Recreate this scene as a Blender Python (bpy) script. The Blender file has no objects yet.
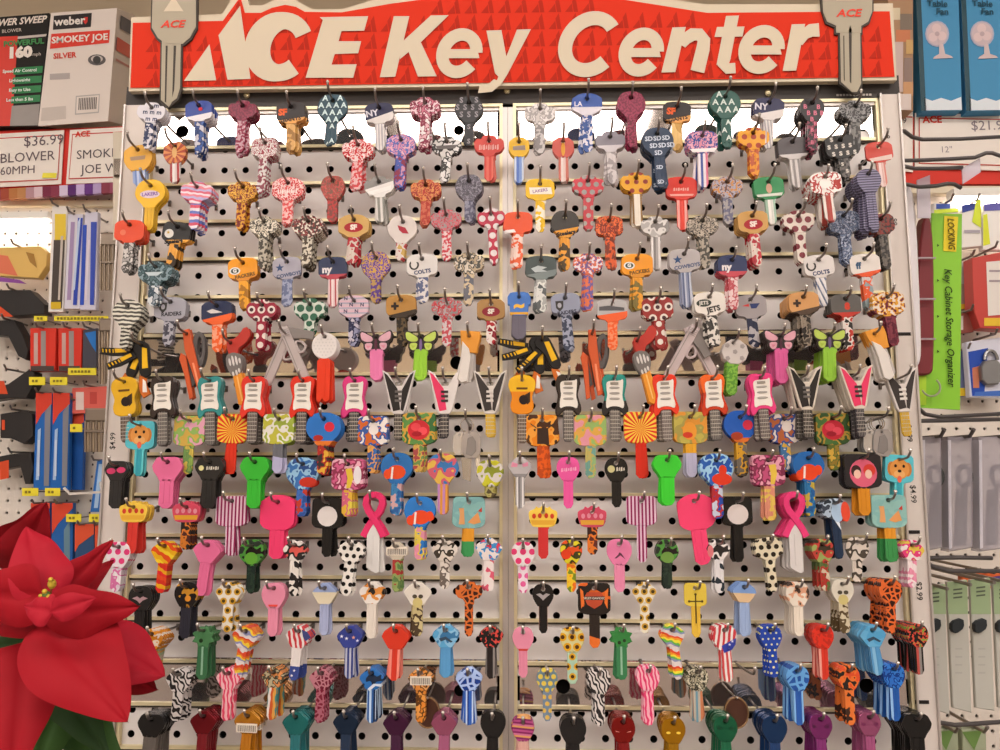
import bpy, math, random
from mathutils import Vector, Matrix, Euler
random.seed(7)
C = bpy.context.scene.collection
PI = math.pi

# ------------------------------------------------------------------ camera
F = 800.0                                   # focal length in pixels of the 1000 px wide frame
PITCH = math.atan(F/6500)
YAW = math.atan(25/F)
CAM = Vector((0, -0.885, 1.35))
cd = bpy.data.cameras.new('camera'); cam = bpy.data.objects.new('camera', cd); C.objects.link(cam)
cd.sensor_width = 36; cd.lens = 36*F/1000; cd.clip_start = 0.02
cam.location = CAM; cam.rotation_euler = Euler((PI/2+PITCH, 0, YAW), 'XYZ')
bpy.context.scene.camera = cam
RM = cam.rotation_euler.to_matrix()
def U(px, py, depth=0.0):
    """the point of the vertical plane `depth` metres in front of the board that a pixel sees"""
    d = RM @ Vector(((px-500)/F, (375-py)/F, -1))
    t = (-depth-CAM.y)/d.y
    return CAM + d*t
def S(px, py, depth=0.0):                    # metres per pixel there
    p = U(px, py, depth)-CAM
    return (RM.inverted() @ p).z*-1/F

# ------------------------------------------------------------------ world and light
w = bpy.data.worlds.new('world'); bpy.context.scene.world = w; w.use_nodes = True
w.node_tree.nodes['Background'].inputs[0].default_value = (1.0, .93, .91, 1)
w.node_tree.nodes['Background'].inputs[1].default_value = .42
vs = bpy.context.scene.view_settings
vs.view_transform = 'Standard'; vs.look = 'None'; vs.gamma = 1; vs.use_curve_mapping = False
vs.exposure = 0.0
LAMP = 13.5
BULB = (1.0, .91, .84)

# ------------------------------------------------------------------ materials
def lin(h):
    v = [int(h[i:i+2], 16)/255 for i in (0, 2, 4)]
    return tuple((c/12.92 if c <= .04045 else ((c+.055)/1.055)**2.4) for c in v)+(1,)
MATS = {}
def mat(spec, rough=.32, metal=0.0, emit=0.0, alpha=1.0):
    """s:colour | n:c1,c2[,c3]:scale | w:colours:period:angle:distort | d:bg,fg:spacing:radius
       v:cell,line:scale | y:top,bottom:height:tilt | r:c1,c2:rays:centre height"""
    key = (spec, rough, metal, emit, alpha)
    if key in MATS: return MATS[key]
    m = bpy.data.materials.new('paint_'+spec[:24].replace(':', '_')); m.use_nodes = True
    nt = m.node_tree; N = nt.nodes; L = nt.links; b = N['Principled BSDF']
    b.inputs['Roughness'].default_value = rough; b.inputs['Metallic'].default_value = metal
    b.inputs['Specular IOR Level'].default_value = .5 if metal > .2 else (.30 if rough < .28 else (.22 if rough < .4 else .12))
    if alpha < 1:
        b.inputs['Alpha'].default_value = alpha
    p = spec.split(':'); k = p[0]; cs = [lin(c) for c in p[1].split(',')]
    def math_(op, a, bb=None):
        n = N.new('ShaderNodeMath'); n.operation = op
        for i, v in enumerate((a, bb)):
            if v is None: continue
            if isinstance(v, (int, float)): n.inputs[i].default_value = v
            else: L.new(v, n.inputs[i])
        return n.outputs[0]
    def coords():
        tc = N.new('ShaderNodeAttribute'); tc.attribute_name = 'local'; sp = N.new('ShaderNodeSeparateXYZ'); L.new(tc.outputs['Vector'], sp.inputs[0])
        return sp.outputs[0], sp.outputs[1], sp.outputs[2]
    def vec(x, z):
        c = N.new('ShaderNodeCombineXYZ')
        for i, v in enumerate((x, z)):
            if isinstance(v, (int, float)): c.inputs[i].default_value = v
            else: L.new(v, c.inputs[i])
        return c.outputs[0]
    def ramp(fac, stops):
        r = N.new('ShaderNodeValToRGB'); r.color_ramp.interpolation = 'CONSTANT'; e = r.color_ramp.elements
        while len(e) < len(stops): e.new(.5)
        for q, (pos, c) in zip(e, stops): q.position = pos; q.color = c
        L.new(fac, r.inputs[0]); return r.outputs[0]
    if k in 'sm':
        if k == 'm': b.inputs['Metallic'].default_value = .7
        b.inputs['Base Color'].default_value = cs[0]; out = None
    else:
        X, Y, Z = coords()
        if k == 'n':
            t = N.new('ShaderNodeTexNoise'); t.inputs['Detail'].default_value = 1.0
            L.new(vec(X, Z), t.inputs['Vector']); t.inputs['Scale'].default_value = float(p[2])*.42
            st = {2: [0, .5], 3: [0, .44, .55], 4: [0, .4, .5, .6]}[len(cs)]
            out = ramp(t.outputs['Fac'], list(zip(st, cs)))
        elif k == 'w':
            per, ang = float(p[2]), math.radians(float(p[3])); dis = float(p[4]) if len(p) > 4 else 0
            a = math_('ADD', math_('MULTIPLY', X, math.cos(ang)/per), math_('MULTIPLY', Z, math.sin(ang)/per))
            if dis:
                t = N.new('ShaderNodeTexNoise'); t.inputs['Scale'].default_value = .16; t.inputs['Detail'].default_value = 0
                L.new(vec(X, Z), t.inputs['Vector']); a = math_('ADD', a, math_('MULTIPLY', t.outputs['Fac'], dis))
            a = math_('FRACT', math_('ADD', a, 50.0))
            out = ramp(a, [(i/len(cs), c) for i, c in enumerate(cs)])
        elif k == 'd':
            sp_, r_ = float(p[2]), float(p[3])
            zz = math_('DIVIDE', Z, sp_); row = math_('FLOOR', zz)
            off = math_('MULTIPLY', math_('FRACT', math_('ADD', math_('MULTIPLY', row, .5), 50.0)), 1.0)
            fx = math_('SUBTRACT', math_('FRACT', math_('ADD', math_('ADD', math_('DIVIDE', X, sp_), off), 50.0)), .5)
            fz = math_('SUBTRACT', math_('FRACT', math_('ADD', zz, 50.0)), .5)
            d2 = math_('ADD', math_('MULTIPLY', fx, fx), math_('MULTIPLY', fz, fz))
            st = [(0, cs[1])]
            if len(cs) > 2: st = [(0, cs[2]), ((r_*.5)**2, cs[1])]
            out = ramp(d2, st+[(r_*r_, cs[0])])
        elif k == 'v':
            t = N.new('ShaderNodeTexVoronoi'); t.feature = 'DISTANCE_TO_EDGE'; t.inputs['Scale'].default_value = float(p[2])
            L.new(vec(X, Z), t.inputs['Vector'])
            out = ramp(t.outputs['Distance'], [(0, cs[1]), (.13, cs[0])])
        elif k == 'y':
            z0 = float(p[2]); tl = float(p[3]) if len(p) > 3 else 0
            a = math_('ADD', math_('MULTIPLY', math_('SUBTRACT', Z, math_('MULTIPLY', X, tl)), .01), .5)
            out = ramp(a, [(0, cs[1]), (z0*.01+.5, cs[0])])
        elif k == 'r':
            zc = float(p[3]); n_ = float(p[2])
            a = math_('ARCTAN2', X, math_('SUBTRACT', Z, zc))
            a = math_('FRACT', math_('ADD', math_('MULTIPLY', a, n_/(2*PI)), 50.0))
            out = ramp(a, [(0, cs[0]), (.5, cs[1])])
        L.new(out, b.inputs['Base Color'])
    if emit:
        b.inputs['Emission Color'].default_value = cs[0]; b.inputs['Emission Strength'].default_value = emit
    MATS[key] = m; return m
def glossy(spec, r): return mat(spec, r)

# ------------------------------------------------------------------ mesh helpers
def chaikin(pts, n=1, r=.22):
    for _ in range(n):
        q = []
        for i in range(len(pts)):
            a, b = pts[i], pts[(i+1) % len(pts)]
            q += [(a[0]*(1-r)+b[0]*r, a[1]*(1-r)+b[1]*r), (a[0]*r+b[0]*(1-r), a[1]*r+b[1]*(1-r))]
        pts = q
    return pts
def ell(cx, cz, rx, rz=None, n=18, a0=0, a1=2*PI):
    rz = rx if rz is None else rz
    return [(cx+rx*math.cos(a0+(a1-a0)*i/n), cz+rz*math.sin(a0+(a1-a0)*i/n)) for i in range(n)]
def star(cx, cz, r, n=5, inner=.4, rot=0):
    return [(cx+(r if i % 2 == 0 else r*inner)*math.sin(i*PI/n+rot), cz+(r if i % 2 == 0 else r*inner)*math.cos(i*PI/n+rot)) for i in range(2*n)]
def rect(x0, z0, x1, z1): return [(x0, z0), (x1, z0), (x1, z1), (x0, z1)]
def area(p): return sum(p[i][0]*p[(i+1) % len(p)][1]-p[(i+1) % len(p)][0]*p[i][1] for i in range(len(p)))/2
CC = {}
def solid(loops, t, bev):
    """filled outlines (the first may hold holes) extruded to thickness t; returns verts in (x, y=depth, z), faces"""
    key = (tuple(tuple((round(a, 3), round(b, 3)) for a, b in l) for l in loops), round(t, 3), round(bev, 3))
    if key in CC: return CC[key]
    cu = bpy.data.curves.new('c', 'CURVE'); cu.dimensions = '2D'; cu.fill_mode = 'BOTH'
    cu.extrude = max(t/2-bev, 0); cu.bevel_depth = bev; cu.bevel_resolution = 0; cu.offset = -bev
    for l in loops:
        s = cu.splines.new('POLY'); s.points.add(len(l)-1); s.use_cyclic_u = True
        for q, (x, z) in zip(s.points, l): q.co = (x, z, 0, 1)
    o = bpy.data.objects.new('c', cu); me = o.to_mesh()
    r = ([(v.co.x, -v.co.z, v.co.y) for v in me.vertices], [tuple(f.vertices) for f in me.polygons])
    o.to_mesh_clear(); bpy.data.objects.remove(o); bpy.data.curves.remove(cu)
    CC[key] = r; return r
TC = {}
def glyphs(s, size, bold=0.0, shear=0.0):
    key = (s, bold, shear)
    if key not in TC:
        cu = bpy.data.curves.new('t', 'FONT'); cu.body = s; cu.size = 1; cu.align_x = 'CENTER'; cu.align_y = 'CENTER'
        cu.resolution_u = 2; cu.offset = bold; cu.shear = shear; cu.fill_mode = 'FRONT'
        o = bpy.data.objects.new('t', cu); me = o.to_mesh()
        TC[key] = ([(v.co.x, v.co.y) for v in me.vertices], [tuple(f.vertices) for f in me.polygons])
        o.to_mesh_clear(); bpy.data.objects.remove(o); bpy.data.curves.remove(cu)
    v, f = TC[key]; return [(x*size, y*size) for x, y in v], f
class MB:
    def __init__(s): s.v = []; s.f = []; s.mi = []; s.mats = []
    def slot(s, m):
        if m not in s.mats: s.mats.append(m)
        return s.mats.index(m)
    def add(s, v, f, m):
        b = len(s.v); k = s.slot(m); s.v += [tuple(q) for q in v]; s.f += [tuple(i+b for i in q) for q in f]; s.mi += [k]*len(f)
    def prism(s, loops, t, m, y=0, bev=0):
        if isinstance(loops[0][0], (int, float)): loops = [loops]
        v, f = solid(loops, t, bev); s.add([(a, b+y, c) for a, b, c in v], f, m)
    def flat(s, pts, m, y):
        if area(pts) < 0: pts = pts[::-1]
        s.add([(x, y, z) for x, z in pts], [tuple(range(len(pts)))], m)
    def text(s, t, x, z, size, m, y, rot=0, bold=.0, shear=0, sx=1):
        v, f = glyphs(t, size, bold, shear); c, n = math.cos(math.radians(rot)), math.sin(math.radians(rot))
        s.add([(x+a*sx*c-b*n, y, z+a*sx*n+b*c) for a, b in v], f, m)
    def box(s, a, b, m):
        (x0, y0, z0), (x1, y1, z1) = a, b
        v = [(x, y, z) for x in (x0, x1) for y in (y0, y1) for z in (z0, z1)]
        s.add(v, [(0, 1, 3, 2), (4, 6, 7, 5), (0, 4, 5, 1), (2, 3, 7, 6), (0, 2, 6, 4), (1, 5, 7, 3)], m)
    def tube(s, pts, r, m, n=8, caps=True):
        pts = [Vector(p) for p in pts]; rs = r if isinstance(r, (list, tuple)) else [r]*len(pts); v = []; f = []
        up = Vector((1, 0, 0))
        for i, p in enumerate(pts):
            d = (pts[min(i+1, len(pts)-1)]-pts[max(i-1, 0)]).normalized()
            u = up-d*up.dot(d)
            if u.length < .1: u = Vector((0, 0, 1))-d*d.z
            u.normalize(); up = u; wv = d.cross(u)
            v += [p+(u*math.cos(2*PI*k/n)+wv*math.sin(2*PI*k/n))*rs[i] for k in range(n)]
        for i in range(len(pts)-1):
            for k in range(n):
                a = i*n+k; b = i*n+(k+1) % n; f.append((a, b, b+n, a+n))
        if caps: f += [tuple(range(n))[::-1], tuple(range((len(pts)-1)*n, len(pts)*n))]
        s.add(v, f, m)
    def ball(s, c, r, m, n=14, sc=(1, 1, 1)):
        v = []; f = []
        for i in range(n//2+1):
            th = PI*i/(n//2)
            for k in range(n):
                v.append((c[0]+sc[0]*r*math.sin(th)*math.cos(2*PI*k/n), c[1]+sc[1]*r*math.sin(th)*math.sin(2*PI*k/n), c[2]+sc[2]*r*math.cos(th)))
        for i in range(n//2):
            for k in range(n):
                f.append((i*n+k, (i+1)*n+k, (i+1)*n+(k+1) % n, i*n+(k+1) % n))
        s.add(v, f, m)
    def mesh(s, name, smooth=False):
        me = bpy.data.meshes.new(name); me.from_pydata(s.v, [], s.f)
        for m in s.mats: me.materials.append(m)
        me.polygons.foreach_set('material_index', s.mi)
        if smooth: me.polygons.foreach_set('use_smooth', [True]*len(s.f))
        a = me.attributes.new('local', 'FLOAT_VECTOR', 'POINT'); a.data.foreach_set('vector', [c for q in s.v for c in q])
        me.update(); return me
    def build(s, name, parent=None, smooth=False):
        o = bpy.data.objects.new(name, s.mesh(name, smooth)); C.objects.link(o)
        if parent: o.parent = parent
        return o
LABELS = {}
def tag(o, label=None, cat=None, group=None, kind=None):
    if kind: o['kind'] = kind
    if label:
        n = len(label.replace(',', '').split())
        if not 4 <= n <= 16: print('LABEL LENGTH', n, label)
        o['label'] = label; LABELS.setdefault(label, []).append((o.name, group))
    if cat: o['category'] = cat
    if group: o['group'] = group
    return o
def empty(name, loc=(0, 0, 0), rot=(0, 0, 0), sc=1):
    o = bpy.data.objects.new(name, None); C.objects.link(o); o.location = loc; o.rotation_euler = rot
    o.scale = (sc, sc, sc); o.empty_display_size = .01; return o
def copy_tree(o, parent=None):
    c = o.copy(); C.objects.link(c)
    if parent: c.parent = parent
    for ch in list(o.children): copy_tree(ch, c)
    return c

# ------------------------------------------------------------------ the room: floor, ceiling with its tubes, wall behind the shelves
def plane(name, x0, y0, x1, y1, z, m, flip=False):
    b = MB(); v = [(x0, y0, z), (x1, y0, z), (x1, y1, z), (x0, y1, z)]
    b.add(v, [(0, 1, 2, 3)] if not flip else [(3, 2, 1, 0)], m); o = b.build(name); return tag(o, kind='structure')
plane('floor', -5, -8, 5, 3.0, 0, mat('s:8a7f78', .35))
plane('ceiling', -5, -8, 5, 3.0, 3.3, mat('s:cfc8bd', .9), True)
b = MB(); b.box((-5, 1.35, 0), (5, 1.45, 3.3), mat('s:c9b79c', .9)); tag(b.build('wall_back'), kind='structure')
PROTO = None
for yy in (-1.6, -3.3, -5.0, -6.7):
    for xx in (-3.0, -1.5, 0.0, 1.5, 3.0):
        if PROTO is None:
            t = empty('ceiling_light', (xx, yy, 3.3))
            m = MB(); m.box((-.68, -.19, -.05), (.68, .19, -.002), mat('s:e8e4dc', .5)); m.build('housing', t)
            m = MB(); m.prism([[(x, z) for x, z in rect(-.66, -.175, .66, .175)]], .012, mat('s:fff6f0', .5, 0, LAMP))
            m.v = [(x, z, -.058+y) for x, y, z in m.v]; m.build('diffuser', t); PROTO = t
        else:
            t = copy_tree(PROTO); t.location = (xx, yy, 3.3)
        tag(t, 'long white fluorescent ceiling light over the shop aisle', 'ceiling light', 'fluorescent ceiling lights in rows')

b = MB(); b.box((-5, -8.1, 0), (5, -8.0, 3.3), mat('s:d8c4a4', .9)); tag(b.build('wall_front'), kind='structure')
# ------------------------------------------------------------------ the key board
GREY = mat('s:e6e0dc', .34, .0); GOLD = mat('s:e8dcb4', .3, .4); SILV = mat('s:c4bcb6', .3, .5); DARK = mat('s:2a2624', .5)
POL = mat('s:d2cac6', .05, .92); BACK = mat('s:1c1a19', .8)
board = tag(empty('key_display_board', (0, 0, 1.0)), 'tall grey perforated metal board with gold rails, full of hanging keys', 'display board')
board_parts = []
def bp(m, name, **kw):
    m.v = [(x, y, z-1.0) for x, y, z in m.v]; o = m.build(name, board)
    if kw: tag(o, **kw)
    return o
RAILZ = [1.7264-.04441*i for i in range(16)]
PANELS = [(-.4232, .02488, -.4365, -.0245), (.0078, .0252, -.0125, .4035)]
GLOSS = {0: None, 6: 1, 14: 1}
ZTOP, ZBOT = 1.771, 1.0
for hx0, pit, x0, x1 in PANELS:
    # perforated sheet made of cells with real holes
    m = MB(); xs = []
    k = math.floor((x0-hx0)/pit+.5)
    while hx0+k*pit-.5*pit < x1-.001:
        xs.append(hx0+k*pit); k += 1
    zs = []; z = 1.0983-4*.02508
    while z < RAILZ[0]: zs.append(z); z += .02508
    nn = 16; R = .0038
    for cx in xs:
        for cz in zs:
            if any(q0-.003 < cz-.0126 and cz+.0126 < q1+.003 for q0, q1 in ((RAILZ[6], RAILZ[5]), (RAILZ[14], RAILZ[13]))):
                continue
            L0, L1 = max(x0, cx-pit/2), min(x1, cx+pit/2); hz = .02508/2
            v = []; f = []; has = L0+.004 < cx < L1-.004
            if not has or L1-L0 < .012:
                m.add([(L0, 0, cz-hz), (L1, 0, cz-hz), (L1, 0, cz+hz), (L0, 0, cz+hz)], [(0, 1, 2, 3)], GREY); continue
            for i in range(nn):
                a = 2*PI*i/nn; c, s = math.cos(a), math.sin(a); q = max(abs(c), abs(s))
                ox = cx+(L1-cx if c > 0 else cx-L0)*c/q; v.append((ox, 0, cz+hz*s/q))
            v += [(cx+R*math.cos(2*PI*i/nn), 0, cz+R*math.sin(2*PI*i/nn)) for i in range(nn)]
            for i in range(nn): j = (i+1) % nn; f.append((i, j, nn+j, nn+i))
            m.add(v, f, GREY)
            v = [(cx+R*math.cos(2*PI*i/nn), y, cz+R*math.sin(2*PI*i/nn)) for y in (0, .004) for i in range(nn)]
            m.add(v, [(i, (i+1) % nn, nn+(i+1) % nn, nn+i) for i in range(nn)], BACK)
    # polished strips' own openings are closed by the strips below
    bp(m, 'perforated_sheet')
    for za, zb, big in ((RAILZ[0], ZTOP, 1), (RAILZ[6]-.004, RAILZ[5]+.004, 0), (RAILZ[14]-.004, RAILZ[13]+.004, 0)):
        m = MB(); holes = []
        zc = {0: 1.7445, 1: 1.4745, 2: 1.127}[0 if big else (1 if za > 1.3 else 2)]
        for px, py in ((183, 132), (457, 363)) if x0 < -.1 else ((862, 136), (563, 686), (866, 685)) :
            p = U(px, py)
            if za < p.z < zb: holes.append(ell(p.x, p.z, .0075))
        for px, py in ((300, 133), (459, 131), (588, 128), (870, 362), (460, 690)):
            p = U(px, py)
            if za < p.z < zb and x0 < p.x < x1: holes.append(ell(p.x, p.z, .006))
        m.prism([rect(x0+.006, za, x1-.006, zb)]+holes, .0012, POL, -.0012); bp(m, 'polished_strip')
    for i, z in enumerate(RAILZ[:16]):
        m = MB(); m.box((x0+.004, -.0045, z-.0012), (x1-.004, 0, z+.0022), GOLD); m.box((x0+.004, -.0028, z-.0034), (x1-.004, 0, z-.0012), mat('s:4a443c', .5)); bp(m, 'rail')  # dark strip below the gold paints the shadow line under each rail
    m = MB(); z = ZTOP
    m.box((x0, -.006, z), (x1, 0, z+.0035), GOLD); m.box((x0, -.004, z-.004), (x1, 0, z), SILV); bp(m, 'frame_rail')
    for xx in (x0, x1-.0035):
        m = MB(); m.box((xx, -.007, ZBOT), (xx+.0035, 0, ZTOP), GOLD); bp(m, 'frame_post')
m = MB(); m.box((-.0245, -.010, 1.0), (-.0187, .0, 1.768), SILV); m.box((-.0183, -.010, 1.0), (-.0125, .0, 1.768), SILV); bp(m, 'centre_divider')
PS = mat('s:d8cec6', .5)
for x0, x1, pts in ((-.4665, -.4365, [((113, 441), '$4.99')]), (.4035, .4262, [((909, 433), '$4.99'), ((913, 494), '$4.99'), ((919, 591), '$2.99'), ((887, 137), '9'), ((894, 222), '99')])):
    m = MB(); m.box((x0, -.008, 1.0), (x1, 0, 1.778), PS); m.box((x0, -.011, 1.0), (x0+.002, 0, 1.778), SILV); m.box((x1-.002, -.011, 1.0), (x1, 0, 1.778), SILV)
    for (px, py), t in pts:
        p = U(px, py, .008); m.text(t, p.x, p.z, .0085, DARK, -.0083, 90 if px < 500 else -90, .01)
    if x0 > 0:
        for px, py in ((904, 334), (913, 532), (922, 702)):
            p = U(px, py, .008); m.box((p.x-.007, -.0086, p.z-.0018), (p.x+.007, -.008, p.z+.0018), DARK)
    bp(m, 'price_strip')
m = MB(); m.box((-.469, .012, 1.0), (.4295, .03, 1.79), BACK); bp(m, 'backing')
m = MB(); m.box((-.4685, -.003, 1.7755), (.4295, .0, 1.803), mat('s:4a4644', .5))
p = U(854, 95, .004); [m.flat(rect(p.x-.02+i*.0037, p.z-.0012, p.x-.0174+i*.0037, p.z+.0012), mat('s:b8b0a8'), -.0043) for i in range(11)]
for px, py in ((247, 95), (507, 91), (768, 93)):
    p = U(px, py, .004); m.ball((p.x, -.004, p.z), .0042, mat('s:cbbf9a', .25, .8), 12, (1, .6, 1))
bp(m, 'header_strip')
board.location.z = 1.0

# ------------------------------------------------------------------ the red sign
SD = .015
def SP(pts, d=SD): return [(U(x, y, d).x, U(x, y, d).z) for x, y in pts]
CREAM = mat('s:d6c8b0', .6); RED = mat('s:d8341a', .6); RED2 = mat('s:b42814', .6)
sign = empty('shop_sign', (0, -SD, 1.85)); tag(sign, 'wide red sign with cream lettering and a cut-out top over the key board', 'sign')
def sp(m, name):
    m.v = [(x, y+SD, z-1.85) for x, y, z in m.v]; return m.build(name, sign)
cream = [(128.5, 91), (131, 17), (222, 14), (236, -9), (246, -9), (249, 5), (262, 5), (276, -1), (294, -1), (312, 9), (342, 9), (372, 0), (430, -10), (520, -16), (610, -10), (705, 4), (820, 4), (893, 3), (897, 80)]
redp = [(130.5, 88), (133, 23), (223, 21), (240.5, -3), (245, 13), (261, 13), (272, 8), (285, 5), (296, 7), (305, 12), (342, 12.5), (390, 4), (450, -4), (520, -8), (600, -4), (707, 13), (889.5, 11.5), (894.5, 77)]
m = MB(); m.prism([SP(cream)], .008, CREAM, -SD+.004+.0005); sp(m, 'sign_board')
m = MB(); m.flat(SP(redp), RED, -SD-.0004)
def inside(p, poly):
    x, y = p; r = False
    for i in range(len(poly)):
        (x0, y0), (x1, y1) = poly[i], poly[i-1]
        if (y0 > y) != (y1 > y) and x < (x1-x0)*(y-y0)/(y1-y0)+x0: r = not r
    return r
for r in range(6):
    for c in range(46):
        x, y = 137+c*16.8-r*.3, 86.5-r*17-(c*16.8)*.0144
        tri = [(x-7.5, y), (x-.8, y-8.5), (x+.2, y)]; tr2 = [(x+1.2, y), (x-.6, y-10.5), (x+2.6, y-16), (x+5.4, y)]
        if all(inside(q, redp) for q in tri+tr2):
            m.flat(SP(tri), RED2, -SD-.0007); m.flat(SP(tr2), RED2, -SD-.0007)
sp(m, 'red_panel')
LET = MB(); LY = -SD-.0016
def letter(pts):
    global LY
    LY -= 4e-6; LET.flat(SP(pts), CREAM, LY)
def tri_letter(polys):
    for q in polys: letter(q)
def stroke(pts, wd):
    for a, b in zip(pts, pts[1:]):
        pass
    n = len(pts); L_ = []; R_ = []
    for i, (x, y) in enumerate(pts):
        a = pts[max(i-1, 0)]; b = pts[min(i+1, n-1)]; dx, dy = b[0]-a[0], b[1]-a[1]; l = math.hypot(dx, dy) or 1
        ww = wd[i] if isinstance(wd, list) else wd
        L_.append((x-dy/l*ww/2, y+dx/l*ww/2)); R_.append((x+dy/l*ww/2, y-dx/l*ww/2))
    for i in range(n-1): letter([L_[i], L_[i+1], R_[i+1], R_[i]])
def arc(cx, cy, rx, ry, a0, a1, wd, sh=.2, n=30):
    pts = []
    for i in range(n+1):
        a = math.radians(a0+(a1-a0)*i/n); x, y = rx*math.cos(a), -ry*math.sin(a); pts.append((cx+x-y*sh, cy+y))
    stroke(pts, wd)
# ACE
letter([(184.5, 81.5), (210, 45), (216.7, 81)]); letter([(219, 36), (240.6, 6.6), (251, 79.5), (228, 80.5)])
arc(281.5, 47.5, 23.5, 26, 28, 310, [17+9*math.sin(math.radians(min(180, max(0, (28+(282)*i/30)-90)))) for i in range(31)], .12)
for q in ([(306, 78.5), (324, 18), (346, 18), (328, 78.5)], [(320, 18), (368.5, 17), (364.5, 31.5), (336, 32)], [(333, 42), (361.5, 42), (358.5, 54), (330, 55)], [(326, 65.5), (357, 65), (353.5, 78.5), (322, 78.5)]): letter(q)
# Key
for q in ([(380, 78), (394, 17), (409.5, 17), (395.5, 77.5)], [(400, 60), (402, 43), (431, 16.3), (449, 16), (421, 43)], [(408.5, 52), (420.5, 42), (437, 77), (418, 77.3)]): letter(q)
def e_(cx, cy, w, h, wd=12.5):
    arc(cx, cy, w/2-wd/2, h/2-wd/2, 2, 322, wd, .16); letter([(cx-w/2+5, cy+5), (cx-w/2+7, cy-4), (cx+w/2-5, cy-4), (cx+w/2-3, cy+5)])
e_(459.5, 54, 46, 50)
for q in ([(486.5, 31.5), (501.5, 31), (506.5, 58), (499, 78), (495, 74)], [(497, 81), (517, 30.5), (531, 30), (507, 76), (500, 87), (494, 80)], [(478, 94), (480, 85.5), (488, 85), (494, 80), (500, 86), (492, 92.5)]): letter(q)
arc(590, 45, 24.5, 26, 38, 318, 14, .2)
e_(641, 53, 45, 49)
for q in ([(661, 73.5), (672, 28.5), (685.5, 28), (675, 73)],): letter(q)
stroke([(681, 46), (685, 40), (692, 35.5), (699, 35.5), (703.5, 41), (702.5, 50), (697, 72.5)], [9, 12, 13, 13, 13, 13.5, 14])
for q in ([(716.5, 28), (744, 27.5), (742, 37.5), (714, 38)], [(725.5, 17), (738.5, 16.5), (729.5, 62), (716, 66)]): letter(q)
stroke([(724, 58), (723, 65), (727, 69.5), (735, 69)], [13, 12, 11, 10.5])
e_(761, 50.5, 46, 49)
letter([(782, 72), (791, 25.5), (804.5, 25), (795.5, 71.5)]); stroke([(799, 45), (803, 36), (810, 31.5), (818.5, 31)], [6, 11, 13, 13.5])
sp(LET, 'lettering')
# the two printed key cut-outs fixed on the sign
def cutout(head, bladep, holep, grooves, tx, ty):
    m = MB(); d = .018
    KG = mat('s:b0a692', .55); OUT = mat('s:4a443e', .4)
    def grow(pts, e):
        cx = sum(p[0] for p in pts)/len(pts); cy = sum(p[1] for p in pts)/len(pts)
        return [(x+e*(1 if x > cx else -1), y+e*(1 if y > cy else -1)) for x, y in pts]
    m.prism([SP(grow(bladep, 1.6), d)], .004, OUT, -d+.0021); m.prism([SP(grow(head, 1.5), d)], .0045, OUT, -d+.0021)
    m.prism([SP(bladep, d)], .004, KG, -d+.0016); m.prism([SP(head, d)], .004, KG, -d+.0012)
    m.flat(SP(holep, d), CREAM, -d-.0012)
    for g in grooves: m.flat(SP(g, d), OUT, -d-.0008)
    p = U(tx, ty, d); m.text('ACE', p.x, p.z, .0125, mat('s:dc3a22'), -d-.0014, 0, .03, .25, 1.15)
    return m
h1 = [(153, -8), (162, -14), (187, -14), (196, -8), (196, 27), (190, 38), (183, 44), (166, 44), (158, 38), (152, 28)]
m = cutout(h1, [(162, 40), (181, 40), (180, 88), (177, 98), (172, 102), (169, 107), (161, 100)], [(164, 12), (172, 0), (176, 0), (184, 12)], [[(166, 46), (168, 46), (166.5, 103), (165, 102)], [(174, 46), (176.5, 46), (174.5, 90), (172.5, 98)]], 173, 25)
sp(m, 'key_cutout')
h2 = [(822, -8), (872, -8), (872, 12), (868, 22), (861, 26), (861, 33), (836, 33), (836, 26), (827, 22), (823, 12)]
m = cutout(h2, [(840, 28), (860, 28), (861, 84), (857, 92), (852, 92), (841, 82)], [(836, -6), (855, -6), (855, 1), (836, 1)], [[(848.5, 30), (850, 26), (851.5, 30), (851, 84), (849.5, 82)], [(843, 36), (844, 36), (844.5, 82), (843.5, 80)]], 848, 14)
sp(m, 'key_cutout')

# ------------------------------------------------------------------ keys
WIRE = mat('s:8c847e', .3, .8); TIP = mat('s:e0d8cc', .25, .6)
STEEL = 's:b9b5b2'
HOOK = MB()
HOOK.tube([(0, 0, .0016), (0, -.012, .0016), (0, -.060, .0052), (0, -.068, .0066), (0, -.0725, .0105), (0, -.0735, .0130)], .0013, WIRE, 8)
HOOK.ball((0, -.0735, .0135), .0019, TIP, 8); HOOK.box((-.0016, -.0015, -.003), (.0016, 0, .004), WIRE)
HOOK = HOOK.mesh('display_hook', True)
def mir(half): return [(x, z) for x, z in half]+[(-x, z) for x, z in half[::-1]]
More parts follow.
